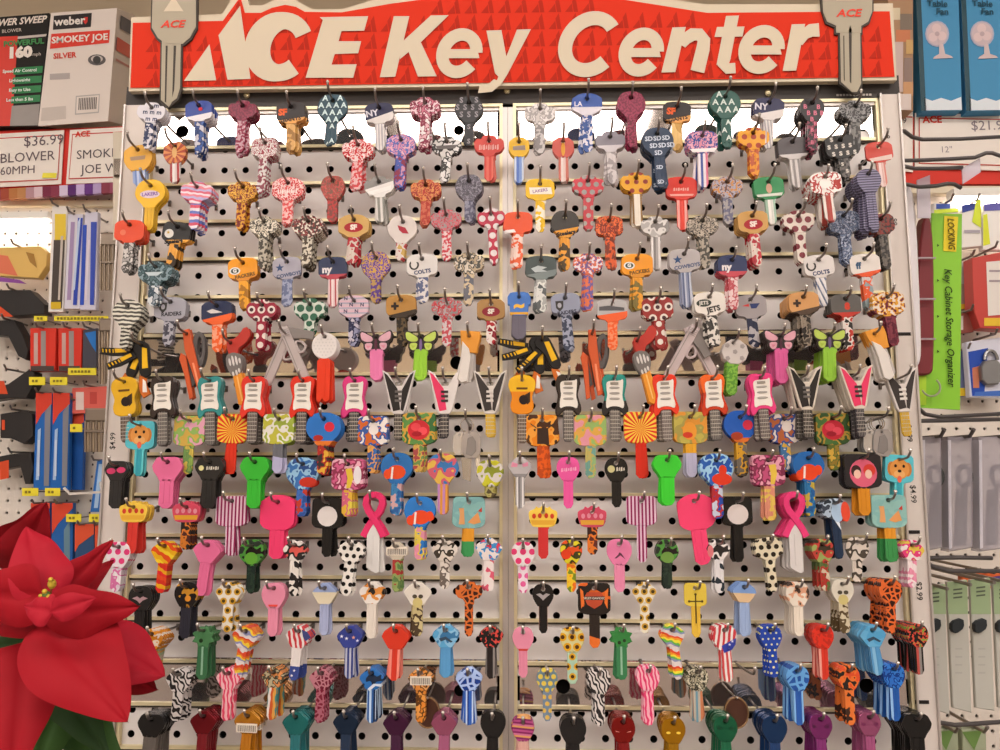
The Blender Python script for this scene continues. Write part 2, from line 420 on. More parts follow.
# outline halves (right side, top to neck), nominal width, neck height, blade half width
SH = {
 'box':   ([(5, 5), (11, 4), (14.8, 0.8), (15, -3), (15, -12.5), (12.5, -15.5), (7, -16.5), (5.3, -18.5)], 30, -18, 4.9),
 'hexa':  ([(4, 5.5), (9, 4.2), (14.5, 0.5), (15.2, -4), (14.6, -12), (9, -15), (5.3, -17.5)], 30, -17, 4.9),
 'lobe':  ([(4, 5.5), (7, 4.5), (8.5, 1.8), (13, 2.2), (15.8, -1), (15.8, -8), (12.5, -12.5), (7, -14), (5.3, -17.5)], 31, -17, 4.9),
 'round': ([(5, 6.5), (11, 4), (15, -2), (16, -9), (13.5, -15), (8.5, -19.5), (5.5, -24)], 32, -22, 5),
 'shield':([(3.5, 5), (6, 3), (12, -2), (13.5, -5.5), (10, -11), (6, -17)], 27, -15, 5),
 'oval':  ([(5, 5), (9.5, 2.5), (12, -3), (12, -9), (9, -15), (5.5, -20)], 24, -17, 5),
 'square':([(13, 5), (16, 2.5), (16.3, -21), (13, -24.5), (6, -26)], 32, -24, 5.2),
 'oct':   ([(4.5, 4.5), (10, 0), (10.5, -8), (8, -13), (4.5, -16)], 21, -14, 4.6),
 'car':   ([(9, 5), (12, 3), (15.5, -4), (14, -9), (9.5, -15), (7.5, -19)], 31, -16, 7.2),
 'big':   ([(4, 7), (10, 5), (17, 0), (17, -20), (14, -24), (8, -27)], 34, -25, 7.2),
}
def halfmirror(h): return mir(h)
BOWT, BLT = 2.6, 2.0
def dashes(z, x0, x1, h, col, sl=0):
    """a row of small marks where the print is too small to be read"""
    out = []; x = x0; i = 0
    while x < x1-.6:
        wd = (1.7, 1.1, 2.0, 1.4)[i % 4]; o = sl*(x-x0); hh = h*(.5, .42, .5, .36)[i % 4]
        out.append(('P', [(x, z-hh+o), (x+wd, z-hh*.8+o), (x+wd*.9, z+hh+o), (x+.2, z+hh*.7+o)], col)); x += wd+.7; i += 1
    return out
def pip(p, poly): return inside(p, poly)
def grid_text(mb, t, size, dx, dz, col, poly, y, rot=0, bold=.03, top=6):
    xs = [p[0] for p in poly]; zs = [p[1] for p in poly]; r = 0; z = min(max(zs), top)-dz*.5
    while z > min(zs):
        x = -30+(dx/2 if r % 2 else 0)
        while x < 30:
            if all(pip(q, poly) for q in ((x-size*.28, z), (x+size*.28, z), (x, z+size*.3), (x, z-size*.3))) and x*x+z*z > (2.2+size*.45)**2:
                mb.text(t, x, z, size, mat('s:'+col), y, rot, bold)
            x += dx
        z -= dz; r += 1
def decorate(bow, blade, neck, decs, bpoly, lpoly, s):
    yb, yl = -BOWT/2-.10, -BLT/2-.32; k = 0
    for d in decs:
        k += 1; dy = -.02*k; kind = d[0]
        if kind == 'G':
            _, t, size, dx, dz, col = d[:6]
            grid_text(bow, t, size, dx, dz, col, bpoly, yb+dy)
            if len(d) < 7: grid_text(blade, t, size*.85, dx, dz, col, lpoly, yl+dy, top=neck-2)
            continue
        if kind == 'HS':                       # a horseshoe
            pp = ell(-8, -6, 5, 5.2, 14, math.radians(130), math.radians(410))+ell(-8, -6, 3.2, 3.6, 14, math.radians(410), math.radians(130))
            n_ = len(pp)//2
            for i in range(n_-1): bow.flat([pp[i], pp[i+1], pp[2*n_-2-i], pp[2*n_-1-i]], mat('s:3c3a38'), yb+dy)
            continue
        z = d[2] if kind != 'P' else sum(q[1] for q in d[1])/len(d[1])
        tgt, y = (bow, yb+dy) if z > neck else (blade, yl+dy)
        if kind == 'T': tgt.text(d[1], d[3]*1.0, d[2], d[4], mat('s:'+d[5]), y, d[6] if len(d) > 6 else 0, d[7] if len(d) > 7 else .02)
        elif kind == 'E': tgt.flat(ell(d[1], d[2], d[3], d[4]), mat('s:'+d[5]), y)
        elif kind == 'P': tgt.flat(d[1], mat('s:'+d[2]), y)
        elif kind == 'S': tgt.flat_star = None; tri_star(tgt, d[1], d[2], d[3], mat('s:'+d[4]), y)
        elif kind == 'B':                      # price sticker with its bar code
            tgt.box((d[1]-d[3], -BOWT/2-.8, d[2]-d[4]), (d[1]+d[3], -BOWT/2-.1, d[2]+d[4]), mat('s:e8dccb', .6))
            x = d[1]-d[3]+1.5; q = 0
            while x < d[1]+d[3]-1.5:
                wq = (.35, .6, .3, .8)[q % 4]; tgt.flat(rect(x, d[2]-d[4]+.8, x+wq, d[2]+d[4]-1.6), mat('s:4a4440'), -BOWT/2-.86); x += wq+.55; q += 1
def tri_star(mb, cx, cz, r, m, y):
    p = star(cx, cz, r)
    for i in range(0, 10, 2): mb.flat([p[i-1], p[i], p[(i+1) % 10]], m, y)
    mb.flat([p[i] for i in range(1, 10, 2)], m, y)
def hole(r=2.3): return ell(0, 0, r, r, 12)[::-1]
def blade_poly(neck, hw, L, kind=0):
    zt = -L
    pts = [(-hw, neck+3), (-hw, zt+4), (-hw*.35, zt), (hw*.55, zt+.6), (hw, zt+4.5), (hw, neck-3.2), (hw+1.0, neck-2.2), (hw+1.0, neck+3)]
    return pts[::-1]
def key_parts(t, shape, bow, blade, W, L, decs):
    half, nom, neck, hw = SH[shape]; s = W/nom
    out = chaikin([(x*s, z*s if z < 0 else z) for x, z in mir(half)], 1, .22 if shape in ('oval', 'round') else .13); neck = neck*s; hw = hw*max(s, .85)
    rb = .24
    B = MB(); B.prism([out, hole()], BOWT, mat(bow, rb), 0, .3)
    Lm = MB(); lp = blade_poly(neck, hw, L); bm = mat(blade, rb)
    Lm.prism([lp], BLT, bm, .1, .25)
    for gx in (-hw*.45, hw*.35):             # milled ridges along the blade
        Lm.prism([rect(gx-hw*.16, -L+5, gx+hw*.16, neck-1)], .5, bm, -BLT/2-.05, .12)
    if shape == 'box': decs = [(d[0], d[1], d[2]+2.0, d[3], d[4]*.92)+tuple(d[5:]) if d[0] == 'T' and -18 < d[2] < -14 else d for d in decs]
    decorate(B, Lm, neck, decs, out, lp, s)
    return B, Lm
# ---- special outlines
def sp_crown(W, L, bow, blade, decs):
    c = bow.split(':')[1].split(',')
    out = [(-14, 1), (-8, 3), (-7, 6), (-4, 3.5), (0, 7), (4, 3.5), (7, 6), (8, 3), (14, 1), (14.5, -4), (12, -13), (8, -15), (-8, -15), (-12, -13), (-14.5, -4)]
    out = chaikin(out[::-1]); B = MB(); B.prism([out, hole(1.9)], BOWT, mat('s:'+c[0], .3), 0, .3)
    y = -BOWT/2-.1
    B.flat([(-12, -8), (12, -8), (11, -12.5), (-11, -12.5)], mat('s:'+c[1]), y)
    for x in (-9, -3.2, 3.2, 9): B.flat(ell(x, -4 if abs(x) > 5 else -3.6, 2.0, 2.6, 10), mat('s:'+c[2]), y-.02)
    Lm = MB(); lp = blade_poly(-14, 5, L); Lm.prism([lp], BLT, mat(blade), .1, .25); Lm.prism([rect(-1.5, -L+5, .2, -16)], .5, mat(blade), -BLT/2-.05, .12)
    return [('bow', B), ('blade', Lm)]
def sp_ribbon(W, L, bow, blade, decs):
    B = MB(); m = mat(bow); n = 16; cen = []
    cen = [(-10.5, -36), (-6, -27), (0, -18), (5.5, -11), (8.2, -4), (7.5, 1.5), (4, 4.6), (0, 5.6), (-4, 4.6), (-7.5, 1.5), (-8.2, -4), (-5.5, -11), (0, -18), (6, -27), (10.5, -36)]
    def band(c, wd):
        L_, R_ = [], []
        for i, (x, y) in enumerate(c):
            a = c[max(i-1, 0)]; b = c[min(i+1, len(c)-1)]; dx, dy = b[0]-a[0], b[1]-a[1]; l = math.hypot(dx, dy)
            L_.append((x-dy/l*wd, y+dx/l*wd)); R_.append((x+dy/l*wd, y-dx/l*wd))
        return L_+R_[::-1]
    B.prism([band(cen[:8], 3.2)], 1.8, m, .5, .25); B.prism([band(cen[7:], 3.2)], 1.8, m, -.6, .25)
    B.prism([ell(0, 5.0, 3, 2.2, 12)], 2.4, m, 0, .2)
    Lm = MB(); Lm.prism([[(-6.5, -66), (-6.5, -34), (0, -19), (6.5, -34), (6.5, -70), (3, -72), (-4, -68)][::-1]], 2.2, mat(blade), .9, .25)
    Lm.prism([rect(-1.6, -64, .2, -33)], .5, mat(blade), -.45, .12)
    return [('ribbon', B), ('blade', Lm)]
def sp_butterfly(W, L, bow, blade, decs):
    B = MB(); dk = mat('s:3a3230'); c = bow.split(':')[1].split(',')
    out = [(2.4, 2.6), (4, 1), (13.5, 7), (17, 5), (16, -3), (12.5, -6), (12.5, -12), (8, -15.5), (3.5, -13.5), (0, -12)]
    pts = out+[(-x, z) for x, z in out[::-1]][1:]
    B.prism([chaikin(pts[::-1]), hole(1.5)], BOWT, dk, 0, .25)
    for sx in (-1, 1):
        up = [(sx*2.6, -2.5), (sx*4, .2), (sx*13.2, 5.4), (sx*15.4, 4), (sx*14.6, -2.4), (sx*10, -5), (sx*4, -4.8)]
        lo = [(sx*3.2, -6), (sx*11, -6.4), (sx*11, -11), (sx*8, -14), (sx*4.5, -12.2)]
        for q in (up, lo): B.prism([chaikin(q if area(q) > 0 else q[::-1])], .5, mat('s:'+c[0]), -BOWT/2-.15, .1)
        q = [(sx*5, -9), (sx*9.5, -8.6), (sx*8, -12)]; B.flat(q, mat('s:'+c[1]), -BOWT/2-.46)
    B.prism([ell(0, -8, 1.5, 6)], 1.2, mat('s:'+c[2]), -BOWT/2-.3, .2)
    Lm = MB(); Lm.prism([blade_poly(-15, 6.4, L)], 3, mat(blade), .2, .4); Lm.prism([rect(-2.5, -L+5, -1, -17)], .6, mat(blade), -1.4, .15); Lm.prism([rect(2, -L+5, 3.5, -17)], .6, mat(blade), -1.4, .15)
    return [('wings', B), ('blade', Lm)]
def neckpart(hw, z0, z1, col):
    n = MB(); n.prism([[(-hw, z0), (-hw, z1+3), (-hw*.6, z1), (hw*.6, z1), (hw, z1+3), (hw, z0)][::-1]], 2.4, mat('s:'+col, .4), 0, .25)
    fm = mat('s:cfc8bc', .3, .7); z = z0-2; st = 4.0
    while z > z1+2: n.box((-hw*.92, -1.45, z-.28), (hw*.92, -1.2, z+.28), fm); z -= st; st *= .985
    for x in (-.55, -.2, .15, .5): n.box((x*hw-.12, -1.62, z1+1), (x*hw+.12, -1.5, z0), mat('s:b8b2aa', .3, .8))
    return n
def sp_strat(W, L, bow, blade, decs):
    B = MB(); c = bow
    out = [(-6, 5), (0, 3.2), (6, 5), (11, 3), (12.4, -3), (10.5, -11), (9.4, -16), (11, -22), (13.5, -31), (10, -37), (6.5, -33), (4.5, -31), (-4.5, -31), (-7, -35), (-11, -38), (-13, -31), (-10.5, -22), (-9.6, -16), (-11, -11), (-12.6, -3), (-10.5, 3)]
    B.prism([chaikin(out), hole(1.8)], 4.0, mat(c, .2), 0, .6)
    P = MB(); pg = [(-5, -2), (5.5, -2), (9, 0), (8.4, -10), (7.6, -18), (9.6, -25), (8.5, -30), (3.5, -27.5), (-3.5, -27.5), (-8.5, -30), (-8.5, -22), (-7, -16), (-8, -10), (-8, -4)]
    P.prism([chaikin(pg)], .6, mat('s:e6dfd4', .3), -2.3, .1)
    U_ = MB()
    for z in (-9, -14.5, -20): U_.prism([chaikin(rect(-5, z-1.1, 5, z+1.1))], .9, mat('s:a29c94', .35), -2.8, .15)
    U_.prism([rect(-4, -6, 4, -3.4)], 1.2, mat('s:9a948c', .3, .8), -2.7, .2)
    return [('guitar_body', B), ('pickguard', P), ('pickup', U_), ('neck', neckpart(5.0, -27, -L, blade.split(':')[1]))]
def sp_vee(W, L, bow, blade, decs):
    c = bow.split(':')[1].split(','); B = MB()
    out = [(-17, 10), (-11, 7), (-3, -6), (3, -6), (11, 7), (17, 10), (7.5, -30), (5, -34), (-5, -34), (-7.5, -30)][::-1]
    B.prism([out], 4.0, mat('s:'+c[0], .25), 0, .5)
    B.prism([[(-3.4, -2), (3.4, -2), (3.4, -8), (-3.4, -8)][::-1], ell(0, -3.5, 1.5, 1.5, 10)], 2.0, mat('s:9a948c', .3, .7), -.5, .2)
    P = MB(); P.prism([[(-15, 7.5), (-11.5, 5), (-1, -9), (2, -30), (-5, -31.5)]], .6, mat('s:'+c[1], .3), -2.2, .1)
    if len(c) > 3: P.prism([[(15, 7.5), (5, -31.5), (2.4, -30), (3.6, -10), (11.5, 5)]], .6, mat('s:'+c[3], .3), -2.2, .1)
    U_ = MB()
    for z in (-12, -16.5, -21): U_.prism([rect(-3.5, z-1.2, 3.5, z+1.2)], 1, mat('s:'+c[2], .35), -2.7, .2)
    return [('guitar_body', B), ('pickguard', P), ('pickup', U_), ('neck', neckpart(4.3, -28, -L, blade.split(':')[1]))]
def sp_acoustic(W, L, bow, blade, decs):
    B = MB(); out = [(-6, 5), (6, 5), (12.5, 1), (14, -6), (11, -14), (10, -18), (12, -25), (10.5, -32), (5, -34.5), (-5, -34.5), (-10.5, -32), (-12, -25), (-10, -18), (-11, -14), (-14, -6), (-12.5, 1)]
    B.prism([chaikin(out), hole(1.8)], 4.0, mat(bow, .25), 0, .6)
    P = MB(); P.prism([ell(1.5, -20, 4.6, 4.8)], .5, mat('s:2c2220', .5), -2.2, .05); P.prism([rect(-5.5, -9.6, 5.5, -7.6)], .8, mat('s:6a4a20', .4), -2.2, .15)
    P.prism([[(3, -15), (8, -12), (8, -22), (5, -25)][::-1]], .4, mat('s:3a2a1c'), -2.15, .05)
    return [('guitar_body', B), ('soundhole', P), ('neck', neckpart(4.6, -21, -L, blade.split(':')[1]))]
def sp_tags(W, L, bow, blade, decs):
    R_ = MB(); R_.tube([(6.5*math.cos(a), 0, -4.4+6.5*math.sin(a)) for a in [i*2*PI/20 for i in range(21)]], .55, mat('s:c8c4c0', .2, .9), 6, False)
    T = MB(); T.prism([chaikin(rect(-14, -34, -2, -11)), ell(-8, -14, 1.2, 1.2, 10)[::-1]], 1.2, mat('s:c8c3be', .25, .6), .8, .25)
    T2 = MB(); T2.prism([chaikin(rect(-5, -37, 14, -10)), ell(3, -13, 1.4, 1.2, 10)[::-1]], 1.2, mat('s:aca6a4', .3, .7), -1.2, .25)
    T2.prism([[(-1, -33), (1, -17), (6, -15), (9, -20), (9.5, -30), (5, -35)][::-1]], .8, mat('s:8d8886', .35, .7), -2.0, .3)
    Lm = MB(); Lm.prism([[(-6, -36), (-4, -58), (4, -60), (5, -36)]], 1.4, mat('s:b4b0ac', .2, .8), .2, .25); Lm.prism([[(8, -30), (9.5, -54), (13, -54), (13, -30)]], 1.2, mat('s:dedad6', .15, .7), 1.4, .2)
    return [('ring', R_), ('tag', T), ('tag', T2), ('blade', Lm)]
def sp_golf(W, L, bow, blade, decs):
    B = MB(); B.prism([ell(0, -9, 13, 13.6, 28), hole(1.8)], 3, mat(bow, .35), 0, .9)
    for i in range(-3, 4):
        for j in range(-3, 4):
            x, z = i*3.4+(j % 2)*1.7, -9+j*3.2
            if x*x+(z+9)**2 < 110 and x*x+z*z > 12: B.flat(ell(x, z, .9, .9, 8), mat('s:cfc8c4'), -1.62)
    T = MB(); T.prism([[(-7, -24), (-7, -64), (-4, -66), (-1, -62), (2, -66), (6.5, -63), (6.5, -24), (3, -20.5), (-3, -20.5)]], 3, mat(blade, .2), .4, .5)
    T.prism([rect(.5, -60, 1.8, -24)], .5, mat(blade, .2), -1.2, .15)
    return [('golf_ball_head', B), ('blade', T)]
def sp_soccer(W, L, bow, blade, decs):
    B = MB(); B.prism([ell(2, -9, 13.5, 13, 10), hole(1.8)], 3, mat('s:c9c0ba', .35), 0, .6)
    for x, z in ((2, -9), (-6, -3), (9, -3), (-5, -16), (9, -15)):
        B.flat(ell(x, z, 2.6, 2.6, 5), mat('s:9d9490'), -1.62)
    T = MB(); T.prism([blade_poly(-20, 5.6, L)], 2.6, mat(blade, .5), .3, .3)
    return [('ball_head', B), ('blade', T)]
def sp_pistol(W, L, bow, blade, decs):
    B = MB(); m = mat(bow, .28, .35); m2 = mat('s:857d78', .45)
    B.prism([[(-5, 8), (5, 8), (5.5, -50), (3.5, -56), (-2.5, -56), (-4.5, -50)][::-1]], 3, m, 0, .6)
    B.prism([rect(-2.8, -48, -1.8, 0)], .6, mat('s:8f8884'), -1.4, .1)
    for z in (4, 2, 0, -2): B.prism([rect(-4, z-.4, 4, z+.4)], .5, mat('s:9a928e'), -1.5, .1)
    G = MB(); G.prism([[(4, 6), (22, -6), (27, -10), (23, -17), (15, -12), (5, -8)][::-1]], 3.2, m2, 0, .6)
    R_ = MB(); R_.prism([chaikin([(4.5, -9), (13, -13), (15, -20), (10, -25), (4.5, -24)][::-1]), chaikin([(6.5, -11.5), (11, -14.5), (12.4, -19), (9.6, -22.4), (6.5, -22)])], 2, m, 0, .3)
    return [('slide', B), ('grip', G), ('trigger_guard', R_)]
def sp_hammer(W, L, bow, blade, decs):
    B = MB(); B.prism([chaikin([(-4, 4), (6, 3), (18, 14), (23, 4), (15, -4), (7, -7), (4, -14), (-5, -12)][::-1]), hole(1.6)], 2.8, mat(bow, .3), 0, .5)
    G = MB(); gm = mat('s:77706c', .4); G.prism([chaikin([(-8, -12), (0, -9), (8, -14), (8, -24), (4, -33), (-5, -35), (-9, -24)][::-1])], 3, gm, -.1, .6)
    lt = mat('s:d4cec8', .35)
    for x, z0, z1 in ((-4.5, -15, -23), (-1.2, -13, -24), (2.2, -14, -24), (5.4, -17, -23), (-3.5, -29, -34), (0, -28, -34), (3, -27, -32)): G.prism([ell(x, (z0+z1)/2, 1.1, abs(z1-z0)/2, 10)], .7, lt, -1.8, .2)
    H = MB(); H.prism([[(-4.6, -33), (-5, -62), (-2, -65), (3.5, -65), (6, -61), (4.6, -32)]], 3.2, mat(blade, .3), 0, .6); H.prism([rect(-1, -60, .4, -35)], .6, mat('s:f2c074'), -1.6, .2)
    return [('head', B), ('grip', G), ('handle', H)]
def sp_drill(W, L, bow, blade, decs):
    bk = mat('s:201d1b', .35); ye = mat('s:e8b41c', .35); B = MB()
    B.prism([chaikin([(-5, 4), (5, 4), (9, 0), (22, -22), (20, -28), (12, -28), (4, -14), (-8, -6)][::-1]), hole(1.6)], 3.4, bk, 0, .6)
    B.prism([[(2, -2), (7, -1), (17, -18), (12, -21)][::-1]], .8, ye, -1.9, .2)
    G = MB(); G.prism([[(12, -28), (20, -28), (23, -34), (31, -40), (26, -47), (20, -43), (15, -36)][::-1]], 2.6, mat('s:c76a2c', .4), .1, .4); G.prism([[(17, -30), (21, -31), (27, -40), (23, -42)][::-1]], .5, mat('s:e8e0d8'), -1.4, .1)
    H = MB(); H.prism([[(2, -13), (-10, -28), (-20, -36), (-24, -31), (-14, -20), (-4, -9)][::-1]], 3, bk, .1, .5); H.prism([[(-3, -14), (-10, -23), (-14, -21), (-6, -12)][::-1]], .7, ye, -1.7, .2)
    for k in range(4): H.prism([[(-11-k*2.4, -24-k*2.6), (-14-k*2.4, -22.2-k*2.6), (-15-k*2.4, -23.2-k*2.6), (-12-k*2.4, -25-k*2.6)][::-1]], .5, mat('s:d8a818'), -1.6, .1)
    return [('drill_body', B), ('handle', H), ('blade', G)]
def sp_pliers(W, L, bow, blade, decs):
    a = mat('s:c8572e', .35); g = mat('s:5f5a58', .4); A = MB()
    A.prism([[(-4, 4), (3, 5), (6, -12), (9, -30), (14, -60), (9, -62), (3, -38), (-3, -16)][::-1], hole(1.6)], 2.6, a, -.2, .5)
    A.prism([[(4, -30), (6, -30), (11, -56), (9, -57)][::-1]], .5, mat('s:e8906a'), -1.6, .1)
    B = MB(); B.prism([[(-8, -18), (-3, -22), (2, -64), (-2, -66), (-6, -40), (-10, -24)][::-1]], 2.2, a, 2.4, .4)
    J = MB(); o1 = chaikin([(6, -2), (12, 3), (17, -6), (17, -22), (12, -36), (7, -30), (4, -14)][::-1], 2); i1 = chaikin([(10, -6), (12.5, -3), (14, -8), (13.5, -20), (11, -28), (8, -20)], 2)
    J.prism([o1, i1], 2, g, 2.2, .3); J.prism([[(-8, -26), (-3, -24), (4, -50), (0, -54)][::-1]], 1.6, g, 4.4, .3)
    return [('handle', A), ('handle', B), ('jaw', J)]
def sp_mug(W, L, bow, blade, decs):
    A = MB(); A.prism([[(-9, 5), (11, 5), (11.5, -2), (9, -17), (-2, -17), (-7, -9)][::-1], hole(1.8)], 3, mat(bow, .3), .2, .6)
    B = MB(); B.prism([[(-6, -6), (1, -13), (4, -22), (2, -46), (-4, -48), (-8, -44), (-6, -24)]], 3, mat(blade, .3), -2.0, .6); B.prism([[(2, -14), (7, -18), (7, -42), (3, -46)][::-1]], 2, mat('s:bcb4ae'), 1.4, .4)
    return [('head', A), ('blade', B)]
def sp_palm(W, L, bow, blade, decs):
    pts = []
    for i in range(16):
        a = 2*PI*i/16; r = 12 if i % 2 else 8.5; pts.append((r*math.sin(a), -7+r*.9*math.cos(a)))
    B = MB(); B.prism([pts[::-1], hole(2)], 2.6, mat(bow, .4), 0, .3)
    Lm = MB(); Lm.prism([blade_poly(-14, 5.4, L)], BLT, mat(blade), .1, .25); Lm.prism([rect(-1.2, -L+5, .8, -16)], .5, mat('s:8fb89a'), -BLT/2-.05, .12)
    decorate(B, Lm, -15, decs, pts, blade_poly(-14, 5.4, L), 1)
    return [('bow', B), ('blade', Lm)]
def sp_shirt(W, L, bow, blade, decs):
    B = MB(); out = [(-5, 5), (5, 5), (9, 4), (11.5, 0), (11.5, -8), (9.5, -8), (9, -16), (5, -19), (-5, -19), (-9, -16), (-9.5, -8), (-11.5, -8), (-11.5, 0), (-9, 4)]
    B.prism([out[::-1], hole(2)], 2.6, mat(bow, .35), 0, .3)
    B.flat([(-4, 4.6), (4, 4.6), (0, -3.4)], mat('s:2b2b52'), -1.4) if 0 else None
    B.flat(rect(-9, -18, 9, -15.6), mat('s:e0a83a'), -1.42); B.text('~', 0, -9, 16, mat('s:e8b848'), -1.42, 0, .06)
    Lm = MB(); Lm.prism([blade_poly(-17, 7, L)], BLT, mat(blade), .1, .25); Lm.prism([rect(-.8, -L+5, .8, -19)], .5, mat('s:6a6470'), -BLT/2-.05, .12)
    return [('bow', B), ('blade', Lm)]
def sp_cross(W, L, bow, blade, decs):
    B, Lm = key_parts(None, 'square', bow, blade, 22, L, [])
    dk = mat('s:5a4a22', .4)
    B.prism([rect(-.6, -22, .6, -6)], .5, dk, -1.4, .1); B.prism([rect(-6, -13.4, 6, -12.2)], .5, dk, -1.4, .1); Lm.prism([rect(-.6, -34, .6, -16)], .5, dk, -1.5, .1)
    for x, z in ((-6.4, -12.8), (6.4, -12.8), (0, -6)): B.prism([ell(x, z, 1.3, 1.3, 8)], .6, dk, -1.45, .1)
    return [('bow', B), ('blade', Lm)]
SPECIAL = dict(crown=sp_crown, ribbon=sp_ribbon, butterfly=sp_butterfly, strat=sp_strat, vee=sp_vee, acoustic=sp_acoustic, tags=sp_tags, golf=sp_golf,
               soccer=sp_soccer, pistol=sp_pistol, hammer=sp_hammer, drill=sp_drill, pliers=sp_pliers, mug=sp_mug, palm=sp_palm, shirt=sp_shirt, cross=sp_cross)
NAMES = dict(strat='guitar_key', vee='guitar_key', acoustic='guitar_key', butterfly='butterfly_key', ribbon='ribbon_key', crown='crown_key', tags='dog_tag_key',
             golf='golf_key', soccer='soccer_key', pistol='pistol_key', hammer='hammer_key', drill='drill_key', pliers='pliers_key', mug='novelty_key')
ORD = dict(A='top', B='second', C='third', D='fourth', E='fifth', F='sixth', G='seventh', H='eighth', I='ninth', J='tenth', K='eleventh', L='twelfth',
           M='thirteenth', N='fourteenth', O='fifteenth', P='bottom')
REAR = []; NFRONT = [0]
def k(row, x, y, shape, bow, blade, W, L, tilt, n, desc, *decs):
    """one hanging key: (x, y) is its hole in the photograph's frame, W and L its width and length there, n the keys behind it"""
    side = 'poinsettia side' if x < 508 else 'green sign side'
    d = .048 if n < 3 else .056
    if n >= 6: d = .062
    p = U(x, y, d); s = S(x, y, d)
    name = NAMES.get(shape, 'house_key')
    # the wire rests in the top of the hole: the key hangs a little lower than the wire
    t = empty(name, (p.x, p.y, p.z), (0, math.radians(tilt), 0), s)
    parts = SPECIAL[shape](W, L, bow, blade, decs) if shape in SPECIAL else [(a, b) for a, b in zip(('bow', 'blade'), key_parts(None, shape, bow, blade, W, L, decs))]
    for nm, mb in parts:
        if mb.v: mb.build(nm, t)
    tag(t, f'{desc}, {ORD[row]} row, {side}', 'key'); NFRONT[0] += 1
    dz = .0016+.075*d+.0002
    h = bpy.data.objects.new('display_hook', HOOK); C.objects.link(h); h.location = (p.x, 0, p.z-dz+.0014)
    words = desc.split()[:7]
    while words[-1] in ('with', 'and', 'a', 'of', 'in', 'on', 'the', 'behind', 'over'): words.pop()
    tag(h, f'steel hook holding {" ".join(words)}, {ORD[row]} row, {side}', 'hook')
    for i in range(n):
        REAR.append((t, i+1, d, desc, row, side, name, p))

# ---- row A (top)
k('A',152,108,'lobe','s:dcd8de','n:dcd8de,2a3358:.5',28,43,4,3,'white key printed with small navy crests',('G','m',6.5,7,7,'26305a'))
k('A',199,106,'box','y:31489a,e4dfe4:-10:.15','n:3a5aa0,243a70,c9c6d0:.4',27,50,-3,4,'blue and white key with small red spot',('E',2,-4,2.2,2,'d8303a'))
k('A',243,106,'lobe','n:8e2a45,6e2038:1.1','n:8e2a45,c89aa6:.8',28,49,2,3,'dark maroon finely patterned key')
k('A',291,107,'box','y:2a211e,e3a052:-13:.1','n:d9a862,a3763c:.3',29,46,-2,3,'black and orange key with SF letters',('T','SF',-6,-8,9,'e4602a',0,.06),('T','GIANTS',-15.5,0,6.4,'2a1c14',6,.04))
k('A',333,101,'round','s:2b4a58','s:2b4a58',31,46,0,1,'rounded navy key covered in pale letter A prints',('G','A',8,7.5,7.5,'cfe4e4'))
k('A',379,108,'box','y:2a2a4a,ddd6d2:-9:.3','w:e2dcd8,b8b2b6:3:0',28,45,-3,2,'navy and white key with NY letters',('T','NY',-6,-7,9,'dcd8e2',8,.03))
k('A',425,103,'lobe','n:c46a80,7c2038,e6c4cc:.7','n:d9a8b0,8a3048,e6dcdc:.5',30,48,0,3,'pink and maroon patterned key on a dark twin')
k('A',469,103,'round','s:2b292b','s:2b292b',29,45,0,1,'rounded black key covered in grey letter S prints',('G','S',8,7.5,7.5,'9a9498'))
k('A',540,109,'lobe','n:cfc8c4,a8a2a0,e6e0de:.5','n:c8c2c0,8e8888:.4',30,47,0,1,'pale silvery key with soft floral print')
k('A',587,99,'hexa','y:3556a4,ddd8e0:-9:0','n:dcd8e2,3c5a9c:.5',30,56,0,1,'blue topped white key with script on the blade',('T','LA',-6,-9,7,'e8e4ee',0,.02),('T','Dodgers',-30,0,7,'3c5a9c',78,.03))
k('A',631,98,'round','n:9c3050,741f3a:1.1','n:9c3050,6c1c34:1',29,52,0,3,'maroon rounded key with fine print')
k('A',677,107,'box','y:2a211e,e3a052:-12:.25','n:e6c07a,c79a4e:.1',28,46,3,1,'black and orange key with SF letters',('T','SF',-5.5,-6,9,'e4602a',0,.06),('T','GIANTS',-15,1,6,'2a1c14',13,.04))
k('A',725,97,'round','s:2c5a50','s:2c5a50',31,53,0,2,'green rounded key covered in pale letter A prints',('G','A',8.5,8,8,'d2ded6'))
k('A',769,103,'box','y:26264c,ddd6d2:-10:.25','w:ddd8d4,a8a2a6:3:8',30,48,4,2,'navy and white key with NY letters',('T','NY',-5,-8,9.5,'dcd8e2',0,.03))
k('A',812,103,'oval','s:2a2426','n:8c4054,2a2426:.7',24,50,2,5,'black key printed with small pink squares',('G','B',6.5,6.5,6.5,'d87a90'))
k('A',855,106,'lobe','n:3a3838,8c8a88,2a2828:.6','n:4a4846,7c7a76:.5',31,46,2,3,'charcoal key with grey figures print')
# ---- row B
k('B',138,150,'oct','s:e2a838','w:8ea2cc,6a82b8,b8c2da:6:0',29,38,-6,2,'gold octagonal key with blue blade',('P',[(-8,-7),(8,-7),(7,-11),(-7,-11)],'a8896a'))
k('B',175,147,'oct','r:a8432e,d98a4a:10:-7','w:d8c4c0,a83838,e4dcd8:7:0',23,37,-3,1,'maroon and gold sunburst key with white striped blade',('E',0,-6,2.4,6,'e0b070'))
k('B',265,143,'box','n:d8ccc8,9c3c48,e2dad6:1.0','n:d8d0cc,8c4450:.7',26,53,3,3,'white key with fine maroon script')
k('B',358,145,'lobe','n:d23c40,eed6d4,c02c34:.7','n:cc4448,e0b0b0:.7',31,47,0,2,'bright red key with swirling white print')
k('B',401,140,'hexa','n:d88aa0,5a68b4,e0a8b8:.7','n:cc90a8,4a5aa8,8a2c48:.4',29,50,0,2,'pink key with blue mottled print')
